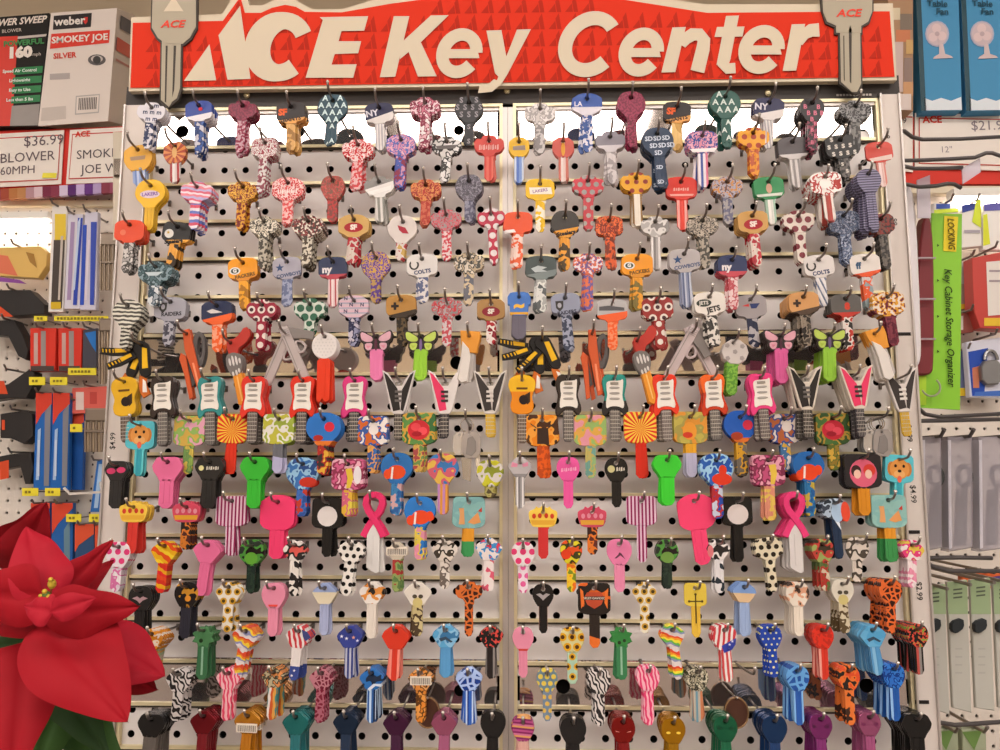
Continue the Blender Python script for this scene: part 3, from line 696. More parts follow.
k('B',447,142,'lobe','n:d0ccc8,3a3634,e2dedc:.35','n:d0ccc8,3a3634,e2dedc:.4',29,42,2,1,'silver and black mirror finish key',('P',[(-11,-5),(12,-3),(8,-7),(-9,-8.5)],'6a6462'))
k('B',489,141,'lobe','s:cc4238','w:cc4238,d86858:5:0',29,42,0,1,'red key with raised pale lettering',*dashes(-7,-10,10,6,'e0a8a0'))
k('B',519,142,'oct','s:e4b424','w:7e9ad0,c6d0e2,5a78c0:8:0',21,43,0,1,'gold octagonal key with blue blade',('P',[(-6,-5),(6,-4),(6.5,-9),(-6,-9)],'9a8a80'))
k('B',563,142,'oct','s:c8564a','w:dcc0b8,c26a5a,e2d2cc:7:0',22,42,0,1,'red octagonal key with gold streak',('E',0,-8,2,7,'e0a03a'))
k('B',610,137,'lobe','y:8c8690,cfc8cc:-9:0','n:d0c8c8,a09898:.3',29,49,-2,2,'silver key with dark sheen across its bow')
k('B',657,134,'round','s:2c3c54','s:2c3c54',32,56,-3,4,'navy key covered in interlocking white letters',('G','SD',6.5,8.5,7.5,'ccd4e2'))
k('B',702,136,'box','n:d488a0,3a4a90,dca0b4:.6','w:e6dce0,d0708a,e6dce0,4a5aa0:10:0',30,54,0,3,'pink key with blue spots and white band',('P',[(-13,-14),(14,-13),(12,-17),(-10,-17.5)],'ece4e4'))
k('B',753,133,'lobe','d:e6a028,a83c20:9:.3','n:e0942c,b8542c:.5',31,45,0,2,'golden yellow key with red spots')
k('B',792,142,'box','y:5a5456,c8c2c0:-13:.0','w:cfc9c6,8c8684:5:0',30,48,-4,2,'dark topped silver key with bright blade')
k('B',840,140,'box','s:2c2a28','n:6a6460,2c2a28:.6',32,40,-6,4,'black key with rows of white figures',('G','s',9,7,7.5,'d0c8be'))
k('B',878,147,'box','s:cc4c40','w:e0bcb4,c87c70,e6d0cc:8:0',27,42,-4,0,'flat red key with pale band',('P',[(-11,-12),(12,-9),(12,-14),(-8,-15)],'e2c8be'))
# ---- row C
k('C',151,186,'round','s:eab824','s:deb02c',31,46,0,2,'big yellow key with purple oval print',('E',0,-9,10,4,'e0ccd8'),('T','LAKERS',-9,0,4.8,'7a4a9a',5,.04))
k('C',197,187,'lobe','w:e88a98,f0dce4,dc6a80,b8b0d8:9:85:.4','w:6a78c0,e8d8e0,d85a70:9:90:.2',31,44,2,4,'pink and white banded key with small blue marks')
k('C',243,187,'lobe','n:e0a02c,7a2a1c,e8b03c:.9','n:d8982c,7a2a1c:.7',29,44,2,2,'golden key with maroon speckles')
k('C',288,183,'hexa','n:d84c4c,f0d0cc,cc3c40:.8','n:d84c4c,eab8b4:.8',32,43,-1,2,'coral red key with fine white lines',*dashes(-9,-10,10,5,'f2dcd8'))
k('C',333,181,'oval','n:b04038,7a5040,c45048:.9','n:b83c38,804038:.8',24,43,0,1,'brick red key with small brown motifs')
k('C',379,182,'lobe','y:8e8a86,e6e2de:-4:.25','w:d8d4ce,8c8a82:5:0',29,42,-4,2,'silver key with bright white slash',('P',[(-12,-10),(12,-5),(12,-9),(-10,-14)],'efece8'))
k('C',426,185,'lobe','n:b43a2a,d88a4a,9c2c22:.7','n:b0382a,c8684a:.6',30,42,0,2,'dark red and copper patterned key')
k('C',469,181,'round','n:6a6470,4c4850,8a8490:.8','n:5c5a6e,8c8a9a:.6',28,43,0,2,'slate grey key with fine wavy lines')
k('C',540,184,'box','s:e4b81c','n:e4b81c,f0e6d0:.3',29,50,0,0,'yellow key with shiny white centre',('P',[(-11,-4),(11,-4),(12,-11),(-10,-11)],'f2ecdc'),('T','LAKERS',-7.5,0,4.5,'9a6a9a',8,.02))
k('C',588,181,'lobe','d:c83c48,9c9894:8:.33','d:c0444c,a8a098:8:.3',31,51,0,1,'red key with grey hexagon motifs')
k('C',636,178,'lobe','d:e2a428,8c2c20:9:.26','w:e6dccc,8a6a40,e6dccc:9:0',30,50,-1,2,'yellow key with dark red dots and cream blade')
k('C',681,182,'box','s:d83424','w:dc4432,e8a49a,d03828:7:0',31,50,0,1,'flat red key with small white script',*dashes(-8,-8,8,3.5,'eab0a4'),('P',[(-12,-13),(12,-13),(11,-15),(-11,-15)],'eaa89c'))
k('C',727,182,'lobe','n:7a5a50,a8a4b0,c88a50:.7','n:6c6a80,a09a98:.6',30,44,0,2,'brown and grey key with orange flecks')
k('C',768,182,'box','s:348a52','w:d8d8d0,9ab8a4,e6e2dc:8:0',30,44,-3,1,'emerald green key with pale figure',('E',0,-7,3,5,'c8a088'),('P',[(-13,-13),(13,-12),(12,-15),(-12,-15.5)],'d8dcd0'))
k('C',825,177,'box','n:e4dcd6,b03c38,eee8e2:.4','w:b85048,e6dcd4,a84a40:8:0',31,46,-4,6,'white and red key with arched mark',('E',-1,-7,6,5,'efe9e2'),('P',[(7,-4),(11,-4),(12,-12),(10,-12),(9,-8),(8,-12),(7,-12)],'b23a34'))
k('C',868,174,'oval','w:8a84a0,4c485a:2.6:90:.15','w:8a84a0,4c485a:2.6:90:.15',24,58,-3,7,'lavender grey key with dark wavy lines')
# ---- row D
k('D',130,225,'box','s:de4a26','n:a8a29e,4c4844,cfc9c4:.5',30,48,0,3,'bright orange key with grey speckled blade',('E',-6,-8,3,3,'e87a5a'))
k('D',178,227,'box','y:221f1d,e8a43c:-14:.15','n:e2a040,3a2c1c:.25',29,43,8,2,'black and gold key with white round crest',('E',-7,-8,4.6,4.6,'e0dcd4'),('S',-8,-7,2,'c8a020'),('T','Steelers',-17.5,-1,6.2,'1c1816',12,.05))
k('D',264,222,'lobe','n:cfc4ae,4a443a,e0d6c4:.7','n:b8ae9c,4a443a:.6',28,48,0,3,'bone coloured key with black skull print')
k('D',308,221,'lobe','n:dcd4c4,7a2420,3a352c:.8','n:d0c6b4,4c4032:.7',31,46,0,5,'cream key with tiny red and black skulls')
k('D',354,220,'hexa','s:c9a05a','n:b83038,cfc0b4,a82a34:.3',31,45,0,3,'gold key with red oval and SF letters',('E',0,-8,9.5,5,'a8242c'),('T','SF',-8,0,7,'eee0d4',0,.06))
k('D',403,222,'round','s:d8cdc6','n:b84848,d8ccc4,c8a458:.3',30,40,4,1,'white key with red bird head',('P',[(-5,-4),(3,-6),(7,-12),(1,-12),(-3,-9)],'b03040'))
k('D',446,215,'lobe','n:c04450,9a8c8c,d0606a:.9','n:c8444e,dcc4c4:.8',30,47,-2,1,'red and grey closely patterned key')
k('D',491,214,'lobe','d:b83048,e0d4d4:9:.36','d:b83048,e0d4d4:9:.36',27,52,-4,1,'crimson key with big white diagonal motifs')
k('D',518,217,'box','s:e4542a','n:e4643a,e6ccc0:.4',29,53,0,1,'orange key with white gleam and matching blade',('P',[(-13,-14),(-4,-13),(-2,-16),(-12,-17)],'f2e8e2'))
k('D',565,217,'round','y:3c3630,e39a2c:-13:.18','n:e39a2c,4c3a1c:.25',29,55,0,1,'charcoal and gold key with slanted band',('T','Steelers',-17,1,5.6,'2a2018',10,.05))
k('D',609,221,'box','n:e05c26,7a2c14,e46a30:.6','n:dc5c28,7a3018:.5',27,50,0,1,'orange key with dark vertical figures',*dashes(-9,-9,9,7,'8a2c14'))
k('D',655,222,'lobe','n:b4aeaa,d8d3ce,8a8480:.25','w:a8a29e,dcd6d2,827c78:7:0',28,49,0,1,'shiny silver key with grey mottling')
k('D',702,221,'lobe','n:3c3834,b8aa98,6a6056:.8','n:4a463e,a89c8c:.6',31,49,-3,1,'dark key with bone skulls and rosettes')
k('D',752,216,'box','s:c59652','n:b83038,d8c8bc,a82a34:.3',30,52,-4,3,'gold key with red oval and SF letters',('E',0,-9,9.5,5.4,'a8242c'),('T','SF',-9,0,7.4,'eee0d4',0,.06))
k('D',798,216,'lobe','d:d8ccc0,7a3038:9:.36','d:d8ccc0,7a3038:9:.34',31,49,-3,2,'cream key with maroon motorboat shaped marks')
k('D',843,216,'box','n:5a6680,343c50,8a90a4:.9','n:6a7690,2f3850,a0a8bc:.9',31,50,-3,2,'blue grey camouflage key')
k('D',880,219,'box','n:6a4a3c,8c2c24,2c2420:.7','n:3a3632,6a625a:.6',26,52,-5,2,'dark brown key with red tracery')
# ---- row E
k('E',156,267,'lobe','n:4c6468,2f4448,7c9298:.5','n:9aa4ac,3c4c58,d0d4d6:.4',34,40,2,4,'teal grey key with pale wing',('P',[(-10,-6),(8,-5),(3,-9),(-6,-9.5)],'c0ccd0'))
k('E',243,263,'box','y:ee9c1c,e0902c:-14:.1','n:e8a42c,a87020:.3',30,47,-4,2,'orange yellow key with oval G crest',('E',-8,-8,5.5,3.8,'e8e4dc'),('E',-8,-8,4,2.7,'3c4a40'),('T','G',-8,-8,5,'e8e4dc',0,.06),('T','PACKERS',-15.5,2,5.4,'6a4a14',8,.04))
k('E',287,262,'box','s:a8a4b0','n:9aa0b8,6a7290:.5',29,45,-3,1,'light grey key with navy star',('S',-7,-6,4.6,'3c5078'),('T','COWBOYS',-15.5,2,5.4,'4c5878',8,.04))
k('E',333,262,'box','y:2a3454,b84450:-13:0','w:dcc4c4,b85c60,e6d4d2:5:0',29,46,-2,1,'navy and red key with ny monogram',('T','ny',-8,-6,10,'e4dcdc',0,.05))
k('E',376,258,'round','n:5c3c8c,cfa040,6a4a9c:.8','n:5a3a84,b08c50:.6',30,46,0,1,'purple key with gold motifs')
k('E',422,259,'box','s:dad4cf','n:d8d2d0,5c6484:.5',31,45,-3,1,'white key with dark horseshoe',('HS',),('T','COLTS',-15.5,0,6,'3c4468',6,.04))
k('E',469,258,'lobe','n:d6cab8,4c4a44,b8a488:.5','n:ccb898,6a6a72:.4',30,48,0,1,'cream key with black and tan brush strokes')
k('E',541,261,'box','y:46504e,7a8482:-12:.2','n:a8a8a4,d8d8d2,5c6060:.3',31,53,0,1,'dark grey green key with silver bird wing',('P',[(-10,-8),(-3,-5),(6,-7),(1,-9),(6,-11),(-6,-12)],'b8c0c0'))
k('E',588,259,'lobe','n:6a5c90,d86a48,ddd6e0:.7','n:6c5c98,d8704a:.6',29,53,0,1,'violet and orange mottled key')
k('E',637,259,'box','y:ec981c,d8902c:-15:.1','n:e0982c,7a6a34:.3',31,53,0,1,'orange yellow key with oval G crest',('E',-8,-7,5.5,3.8,'e8e4dc'),('E',-8,-7,4,2.7,'3c4a40'),('T','G',-7,-8,5,'e8e4dc',0,.06),('T','PACKERS',-15.5,2,5.4,'6a4a14',8,.04))
k('E',684,254,'box','s:b2aaa8','w:8c92aa,5c6684,bcc0cc:5:0',31,55,-2,2,'light grey key with navy star',('S',-7,-6,4.8,'36527c'),('T','COWBOYS',-15,2,5.6,'4c5878',8,.04))
k('E',732,260,'box','y:283258,bc4450:-12:0','n:dcb4b4,b85058,e0c4c2:.4',29,51,0,3,'navy and red key with ny monogram',('T','ny',-7.5,-6,10,'e4dcdc',0,.05))
k('E',818,260,'box','s:d6cfca','w:dcd8d6,6a7288,d4d0d0:5:20',30,48,-4,1,'white key with dark horseshoe',('HS',),('T','COLTS',-15.5,1,6,'3c4468',6,.04))
k('E',864,259,'box','y:dcd4cc,de5428:-14:.12','n:c8c0bc,dc5c34,8a9a9c:.3',30,52,-4,1,'white key with orange lower band and small runner',('T','ff',-7,-7,9,'3c5a78',0,.05))
# ---- row F
k('F',128,306,'round','w:d8d4c4,54504a:4.2:90:.6','w:cfcbbc,4c4842:4:90:.8',30,44,2,4,'white key with dark zebra-like bands')
k('F',171,302,'box','s:a09ea6','n:a8a6ae,4c4a54:.5',32,44,2,2,'silver grey key with black shield',('P',[(-11,-1),(-3,-1),(-3.4,-8),(-7,-12),(-10.6,-8)],'3a3836'),('E',-7,-5.5,2,2.6,'a8a6ae'),('T','RAIDERS',-14.5,2,5.8,'38363c',5,.04))
k('F',217,306,'box','y:262e4c,e8622c:-11:.18','n:e8622c,eaa080:.5',31,47,-3,2,'navy and orange key with white horse head',('P',[(-10,-5),(-4,-3),(6,-7),(0,-7.5),(-6,-7.5)],'dcd4d0'))
k('F',262,305,'lobe','d:98283c,e0d0c8,48282c:10:.38','d:98283c,e0d0c8:9:.34',30,45,0,3,'crimson key with white arrowhead marks')
k('F',310,304,'lobe','d:c8d0c4,2f6048:9:.42','d:c8d0c4,2f6048:8:.38',31,30,0,2,'pale key with dark green ovals')
k('F',354,301,'hexa','w:d0b8c0,a8a4b4,d8b0bc:5:90','n:8c8ca8,2c2c48,c0b8c4:.4',30,46,0,1,'pink grey banded key with navy blocks',('G','N',5,11,6.5,'3a3a58'))
k('F',401,300,'box','y:b0803c,3a2e22:-13:.2','n:5c4a30,241e18:.6',30,47,-2,1,'bronze key with black flower emblem',('T','+',-7,-6,13,'2c2018',0,.06))
k('F',447,303,'lobe','n:a89c9c,c03c44,8c8484:.6','n:c05058,c8bcbc:.6',30,44,0,0,'grey and red marbled key')
k('F',491,304,'box','s:a8804c','n:a82c34,e0d4cc,8a2430:.3',28,41,0,1,'bronze key with maroon oval and SF letters',('E',0,-8,9,5,'8a2430'),('T','SF',-8,0,6.6,'e8dcd0',0,.06))
k('F',519,297,'shirt','s:4c7ac4','s:6a6470',23,43,0,1,'blue jersey shaped key with grey blade')
k('F',565,298,'box','s:9296a8','n:9a9eb0,3c4254:.5',29,54,-3,2,'silver grey key with black shield',('P',[(-10,-3),(-2,-3),(-2.4,-10),(-6,-14),(-9.6,-10)],'3a3836'),('E',-6,-7.5,2,2.6,'a8a6ae'),('T','RAIDERS',-17,1,5.4,'343646',5,.04))
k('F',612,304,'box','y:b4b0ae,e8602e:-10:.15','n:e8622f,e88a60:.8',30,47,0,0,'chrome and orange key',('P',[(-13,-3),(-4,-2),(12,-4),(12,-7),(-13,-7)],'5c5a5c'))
k('F',657,302,'box','d:94302c,e0d4c8,48282c:11:.36','d:94302c,e0d4c8:9:.32',31,48,-3,2,'dark red key with white arrowhead marks')
k('F',709,297,'box','s:e0d8ce','n:dcd4ca,4c4844:.5',31,50,-4,3,'white key with dark oval and block letters',('E',-6,-6,7.5,3.8,'3a4038'),('T','JETS',-6,-6,5,'e0d8ce',0,.03),('T','JETS',-15,3,8,'3c3834',10,.05),('T','J',-28,0,9,'3c3834',10,.05))
k('F',750,300,'box','s:9c9494','n:2a2e44,a8a2a4:.25',31,48,-3,1,'grey key with red and navy helmet mark',('P',[(-9,-6),(-2,-4),(-2,-7)],'c83c3c'),('P',[(-1,-4),(9,-4),(5,-9),(0,-9)],'2c3868'))
k('F',803,297,'box','y:c8925a,4c3a2c:-13:.18','n:4c443c,8a7c6c,2c2622:.4',30,50,-3,6,'tan key with black flower emblem',('T','+',-7,-7,13,'3a2a20',0,.06))
k('F',845,299,'box','y:5c5854,b8382c:-14:0','n:b4382c,d8ccc4,2c2826:.35',30,52,-2,3,'pewter key with red pirate flag',('T','8',-8,1,9,'c8402c',0,.08))
k('F',887,297,'box','n:6a2430,d89a34,dcd0c4:.6','n:5c2230,7a3440:.4',32,50,-5,3,'maroon key with yellow and white marks')
# ---- row G
k('G',142,345,'drill','s:201d1b','s:d07a3c',40,50,24,1,'black and yellow power drill shaped key')
k('G',187,334,'pliers','s:c8572e','s:c8572e',30,70,-6,1,'orange handled pliers shaped key')
k('G',231,343,'hammer','s:b83a30','s:e09030',30,62,-14,2,'grey gripped key with red claw and wooden handle')
k('G',286,334,'pistol','s:b4a8a6','s:857d78',30,60,-24,1,'silver toy pistol shaped key crossing its twin')
k('G',325,337,'golf','s:ddd5d0','s:dc3c22',26,64,0,3,'white golf ball key on red tee')
k('G',376,337,'butterfly','s:d8a8b4,d88a9c,5c3040','s:e07aa8',31,44,-2,2,'pink butterfly key')
k('G',421,337,'butterfly','s:bcd060,a8c048,7a6090','s:94c83c',30,44,0,1,'lime green butterfly key')
k('G',469,336,'mug','s:e0963a','s:d8d0c8',26,44,4,2,'orange key with white tapered blade')
k('G',542,340,'drill','s:201d1b','s:d07a3c',40,50,6,2,'black and yellow power drill shaped key')
k('G',592,334,'pliers','s:c8572e','s:c8572e',30,70,4,1,'orange handled pliers shaped key')
k('G',637,341,'hammer','s:b83a30','s:e09030',30,62,-14,1,'grey gripped key with red claw and wooden handle')
k('G',692,333,'pistol','s:b8a8a8','s:857d78',30,60,30,1,'silver toy pistol shaped key')
k('G',733,343,'soccer','s:c9c0ba','n:7cac44,5a8c34:.8',27,53,4,2,'grey ball key with grass green blade')
k('G',780,336,'butterfly','s:d8a0ac,cc7e92,4c2c38','s:cc5a90',31,48,0,5,'pink butterfly key')
k('G',829,335,'butterfly','s:b4c85c,a0b844,6c5a7c','s:8cbc3c',31,47,2,5,'lime green butterfly key')
k('G',874,334,'mug','s:e0963a','s:d8d0c8',28,46,-18,3,'orange key with white tapered blade')
# ---- row H guitars
GTR = 66
k('H',125,382,'acoustic','s:dcaa28','s:6a5a50',26,60,-4,2,'yellow acoustic guitar shaped key')
k('H',163,381,'strat','s:3a302c','s:6c6662',26,64,-3,3,'black electric guitar shaped key')
k('H',210,381,'strat','s:3a8a88','s:6c6662',26,64,-3,2,'teal electric guitar shaped key')
k('H',254,381,'strat','s:d8382c','s:6a605c',26,62,0,4,'glossy red electric guitar shaped key with white rim behind')
k('H',303,381,'strat','s:d43424','s:5c5452',26,62,0,4,'scarlet electric guitar shaped key beside the golf tee')
k('H',355,381,'strat','s:d43c7c','s:4c4a4c',26,60,0,2,'pink electric guitar shaped key')
k('H',399,380,'vee','s:d8d0cc,2c2826,6a6460,2c2826','s:4c4642',31,60,0,1,'black and white V-shaped guitar key')
k('H',445,380,'vee','s:dcd4cf,e03c64,3c3634','s:3c383c',31,58,0,1,'pink and white V-shaped guitar key')
k('H',490,380,'vee','s:d6cec6,3c3634,d8d0c8,3c3634','s:d8b23c',28,57,0,1,'white V-shaped guitar key with yellow neck')
k('H',522,380,'acoustic','y:e8b424,e0861c:-12:0','s:6a5a50',28,63,0,0,'yellow acoustic guitar shaped key')
k('H',568,379,'strat','s:362e2a','s:6c6662',26,62,0,1,'black electric guitar shaped key')
k('H',614,379,'strat','y:2c8c80,2c2a2a:-22:0','s:6c6662',26,62,0,1,'teal electric guitar shaped key')
k('H',664,379,'strat','s:dc3c28','s:7a706c',27,62,-2,2,'scarlet electric guitar shaped key')
k('H',712,379,'strat','y:e8662a,c43c20:-14:0','s:6c6662',26,61,-2,2,'orange sunburst electric guitar shaped key')
k('H',760,378,'strat','s:e0407c','s:6a605e',26,62,-3,3,'pink electric guitar shaped key')
k('H',805,376,'vee','s:d4c8b8,2c2826,6a6460,2c2826','s:4c4642',30,62,0,6,'black and white V-shaped guitar key')
k('H',856,375,'vee','s:d4c8b8,dc3c62,3c3634,dc3c62','s:4a4648',31,62,-2,6,'pink and white V-shaped guitar key')
k('H',900,378,'vee','s:d8d0ca,3c3634,dcd6ce,3c3634','s:d0a838',30,58,-3,1,'white V-shaped guitar key with yellow neck')
# ---- row I
k('I',141,426,'square','s:58b8c4','w:3cA0ac,60c4c8,3a9cac:8:0',29,50,0,1,'sky blue key with brown puppy face',('E',-8,-9,4,7,'c07838'),('E',8,-9,4,7,'c07838'),('E',0,-9,9.5,10,'d89248'),('E',0,-14,5.5,4,'e0a868'),('E',-4,-6,1.3,1.6,'2a1c14'),('E',4,-6,1.3,1.6,'2a1c14'),('E',0,-11,1.9,1.5,'2a1c14'),('E',0,-19,2.2,3.4,'e0644c'))
k('I',190,421,'square','n:c8a44c,8cb05c,d89cae:.25','n:8ca850,6a8c50,c8b050:.3',31,53,0,0,'green and gold key with pastel mottled print')
k('I',233,419,'square','r:d83420,e8c040:22:-12','s:d03420',30,55,0,1,'red key with yellow sunburst and red blade')
k('I',279,419,'square','n:b4b040,dcd8cc,98a840:.25','y:6a6a70,b0aecc:-38:-.2',31,54,0,3,'olive yellow key with white mottling')
k('I',324,419,'round','y:2c70bc,d8722c:-22:0','n:d8a83c,a82c28,3a3030:.35',36,56,0,4,'blue key with red disc and striped blade',('E',6,-8,5,5,'d02c3c'),('E',-5,-19,5,3,'a82c24'))
k('I',373,421,'square','n:c8642c,3c5a9c,e4dcd4:.3','n:3c68a8,d89c50,34508c:.4',30,52,0,2,'blue key with orange and white flower tangle',('E',1,-9,5,5,'e8dfd8'))
k('I',419,418,'square','n:5c8c48,c89c40,3c6a3c:.25','n:6a8c50,c8a050,a04848:.4',33,54,0,1,'green key with large red rose',('E',0,-12,11,10,'c82c34'),('E',-3,-9,5,4,'e04850'),('E',4,-13,4.5,4,'e85058'),('E',-2,-16,5,2.5,'a01c28'))
k('I',467,421,'tags','s:c8c4c0','s:b4b0ac',30,60,0,0,'chrome dog tag key on a ring')
k('I',542,420,'square','n:e0801c,e89c3c,4a2c1c:.22','n:dc5c1c,b8481c:.5',32,58,0,1,'orange key with black striped figure',('P',[(-5,-8),(6,-8),(7,-24),(-5,-24)],'3a2820'),('P',[(-12,-3),(-6,-7),(-5,-9),(-11,-5)],'3a2820'),('P',[(12,-3),(6,-7),(6,-9),(11,-5)],'3a2820'))
k('I',590,420,'square','n:d8909c,d8a44c,94b468:.22','n:8cb078,b8a860,6c9c90:.3',32,58,0,0,'pink and orange pastel mottled key')
k('I',640,417,'square','r:d83420,ecc848:22:-12','s:cc2c1c',32,61,0,1,'red key with yellow sunburst and red blade')
k('I',690,417,'square','n:b8a850,a0944c,d89038:.2','y:dca02c,b4b0c8:-36:0',33,60,0,1,'mustard key with orange patch and white blade tip',('E',-1,-14,7,9,'e09434'),('E',-3,-18,5,3,'cc3c28'))
k('I',740,417,'round','y:2058b0,d06a2c:-21:0','n:4a4038,c89428,6a6258:.3',34,59,0,2,'blue key with red disc and amber blade',('E',7,-8,5,5,'c82c44'),('E',-4,-19,6,4,'a03c24'))
k('I',784,419,'square','n:a85c34,384c8c,d8ccc0:.3','n:d8d0c8,3c6c98,c8a040:.3',30,52,0,2,'blue key with orange and white flower tangle',('E',2,-8,5,5,'dcd0c8'))
k('I',832,418,'square','n:486c38,a88838,34502c:.25','n:8c7430,5c6830,c8a040:.4',33,52,0,2,'green key with large red rose',('E',0,-12,11,10,'b82434'),('E',-3,-9,5,4,'d04050'),('E',4,-13,4.5,4,'d84858'),('E',-2,-16,5,2.5,'901828'))
k('I',878,419,'tags','s:c8c4c0','s:b4b0ac',30,58,4,2,'chrome dog tag key on a ring')
# ---- row J
k('J',117,466,'car','s:2e2c2b','s:2e2c2b',24,42,0,3,'black rubber key with two pink marks',('E',-5,-5,4.5,3,'c83c68'),('E',5,-4,4.5,3,'c83c68'))
k('J',168,462,'car','s:dc6a94','s:dc6a94',31,46,0,4,'pink rubber headed key')
k('J',210,462,'car','s:2c2a28','s:2c2a28',30,46,0,3,'black rubber key with small white letters',*dashes(-6,-3,10,4,'cfc8b8'),('E',-8,-6,2.6,2.6,'d8d090'))
k('J',255,462,'car','s:38b034','s:38b034',30,46,0,4,'bright green rubber headed key')
k('J',303,464,'round','n:3c70b0,90bcd8,2c508c:.3','n:2c4c90,3c68b0,b83c30:.35',34,52,0,2,'blue key with splashes of red',('E',6,-18,9,5,'c03424'))
k('J',348,464,'square','n:c85c84,8c3450,e0a8b8:.35','n:d8c44c,c8607c,dcb03c:.3',32,52,0,3,'magenta rose key with yellow stroke',('P',[(-2,-5),(4,-4),(6,-14),(3,-24),(-1,-24),(0,-14)],'d8b83c'),('E',10,-11,4,9,'e0d8d8'))
k('J',397,459,'round','s:2c6cac','n:2c5c98,3c7cac,c8a0a0:.35',33,56,0,2,'blue key with orange and white blotches',('E',0,-13,9,7,'dc4c24'),('E',-9,-15,4,5,'dc4c24'),('P',[(-5,-8),(-3,-8),(-4,-20),(-6,-20)],'e8dcd4'))
k('J',443,460,'round','n:d8b04c,c85c6c,3c78b4:.2','w:b884b8,d89440:5:0',32,54,0,1,'pastel yellow key with purple and orange blade')
k('J',490,465,'oval','n:c0bc30,d0c8c0,8c9430:.2','n:8c8040,a8a060,5c5038:.3',26,32,0,3,'olive yellow key with short blade')
k('J',520,462,'shield','y:b8b2b2,8c8888:-12:0','w:9a9696,dcd8d6,8a8686,e4e0de,7c7878:9:0',24,46,0,0,'silver key with two pink wings',('P',[(-8,0),(-2,-2),(-3,-5),(-9,-5)],'dc8ca4'),('P',[(8,0),(2,-2),(3,-5),(8,-4)],'dc8ca4'))
k('J',568,462,'oval','s:e4589c','s:e4589c',23,46,0,0,'hot pink key with faint white script',*dashes(-8,-7,7,4,'f0a8c8',.1))
k('J',616,463,'oval','s:1f1d1c','s:1f1d1c',23,44,0,0,'black key with cream dot and white letters',('E',-5,-6,3.6,3.6,'d0c890'),*dashes(-6,0,9,4.5,'d8d0c0'))
k('J',667,460,'car','s:3cc834','s:3cc834',29,45,0,3,'bright green rubber headed key')
k('J',716,460,'round','n:2c5cac,98c4e0,2450a0:.28','n:2848a0,b02c34,c0c8d8:.3',34,58,0,3,'blue key with splashes of red',('E',5,-19,10,6,'d03820'),('E',6,-10,4,5,'d03820'))
k('J',768,460,'square','n:b84c74,782c48,d898a8:.35','n:d8b858,d08870:.3',32,60,0,3,'magenta rose key with yellow stroke',('P',[(0,-5),(7,-4),(8,-14),(5,-24),(1,-24),(2,-14)],'dcb848'))
k('J',808,458,'round','s:2462a4','n:245890,2c70a0,b8a040:.35',32,58,0,5,'blue key with orange and white blotches',('E',0,-14,9,8,'dc4420'),('E',-9,-17,4,5,'dc4420'),('P',[(-5,-8),(-3,-8),(-4,-20),(-6,-20)],'e8dcd4'),('E',9,-12,4,5,'dc4420'))
k('J',862,459,'square','s:2a2628','s:cc8424',36,56,0,4,'black edged key with pink and red portrait patch',('E',0,-14,13.5,14,'d05c74'),('E',-7,-12,5,6,'3a2424'),('E',6,-11,6,6,'cc3c30'),('E',-6,-15,3.5,4.5,'e0b8a4'),('E',5,-15,3.5,4.5,'e0b8a4'))
k('J',899,460,'square','s:58b8c4','w:3ca0ac,60c4c8,3a9cac:8:0',28,46,4,2,'sky blue key with brown puppy face',('E',-8,-9,4,7,'c07838'),('E',8,-9,4,7,'c07838'),('E',0,-9,9.5,10,'d89248'),('E',0,-14,5.5,4,'e0a868'),('E',-4,-6,1.3,1.6,'2a1c14'),('E',4,-6,1.3,1.6,'2a1c14'),('E',0,-11,1.9,1.5,'2a1c14'),('E',0,-19,2.2,3.4,'e0644c'))
# ---- row K
k('K',134,507,'crown','s:e8c048,e0a838,cc3c2c','s:cc3830',26,46,0,3,'gold crown topped key with red blade')
k('K',187,507,'crown','s:c8485c,d89c30,d88c98','n:2c2420,c8742c,4c2824:.3',26,42,0,3,'pink and gold crown topped key with dark blade')
k('K',232,501,'square','w:8c2450,d8b8c8:3.6:0','w:8c2450,d8b8c8:3.6:0',31,54,0,2,'purple and white striped key')
k('K',278,502,'big','s:e83c6c','s:e4406c',35,56,0,2,'large hot pink key with blank head')
k('K',328,503,'square','s:1c1a1a','s:1c1a1a',31,53,0,2,'black key with white disc',('E',0,-13,10,10,'d8d0cc'))
k('K',374,500,'ribbon','s:dc3468','s:d4d0cc',23,72,0,2,'pink looped ribbon key with white blade')
k('K',420,503,'round','s:2c78c4','n:2c70b8,d8c04c,d88ca0:.3',32,56,0,1,'blue key with orange and white blotches',('E',1,-14,9,7,'e04824'),('E',-9,-17,4,5,'e04824'),('E',10,-13,4,5,'e04824'),('P',[(-5,-9),(-3,-9),(-4,-21),(-6,-21)],'e8dcd4'))
k('K',469,502,'square','n:78a8a8,84b4b0:.2','y:d8942c,3c9454:-39:0',32,54,0,1,'teal key with orange patches and green tipped blade',('P',[(-10,-6),(-5,-6),(-4,-22),(-10,-22),(-9,-12)],'d89c64'),('P',[(-1,-20),(9,-10),(12,-20),(5,-22)],'d89458'),('P',[(9,-9),(13,-5),(13,-10)],'c03828'))
k('K',543,512,'crown','s:ecc850,e0a838,d03c28','s:c83434',27,46,0,0,'gold crown topped key with red blade')
k('K',592,512,'crown','s:c84860,d8a038,dc8c9c','n:3a2420,d8742c,5c2824:.3',27,42,0,0,'pink and gold crown topped key with dark blade')
k('K',641,501,'square','w:8c2454,d8b8cc:3.6:0','w:8c2454,d8b8cc:3.6:0',30,60,0,0,'purple and white striped key')
k('K',694,501,'big','s:ee4470','s:e84470',36,63,-7,0,'large hot pink key with blank head')
k('K',737,502,'square','s:1a1818','s:1a1818',29,59,0,2,'black key with white disc',('E',0,-12,10.5,10,'d4c8c4'))
k('K',794,500,'ribbon','s:dc3c74','s:cec8c4',27,73,0,6,'pink looped ribbon key with white blade')
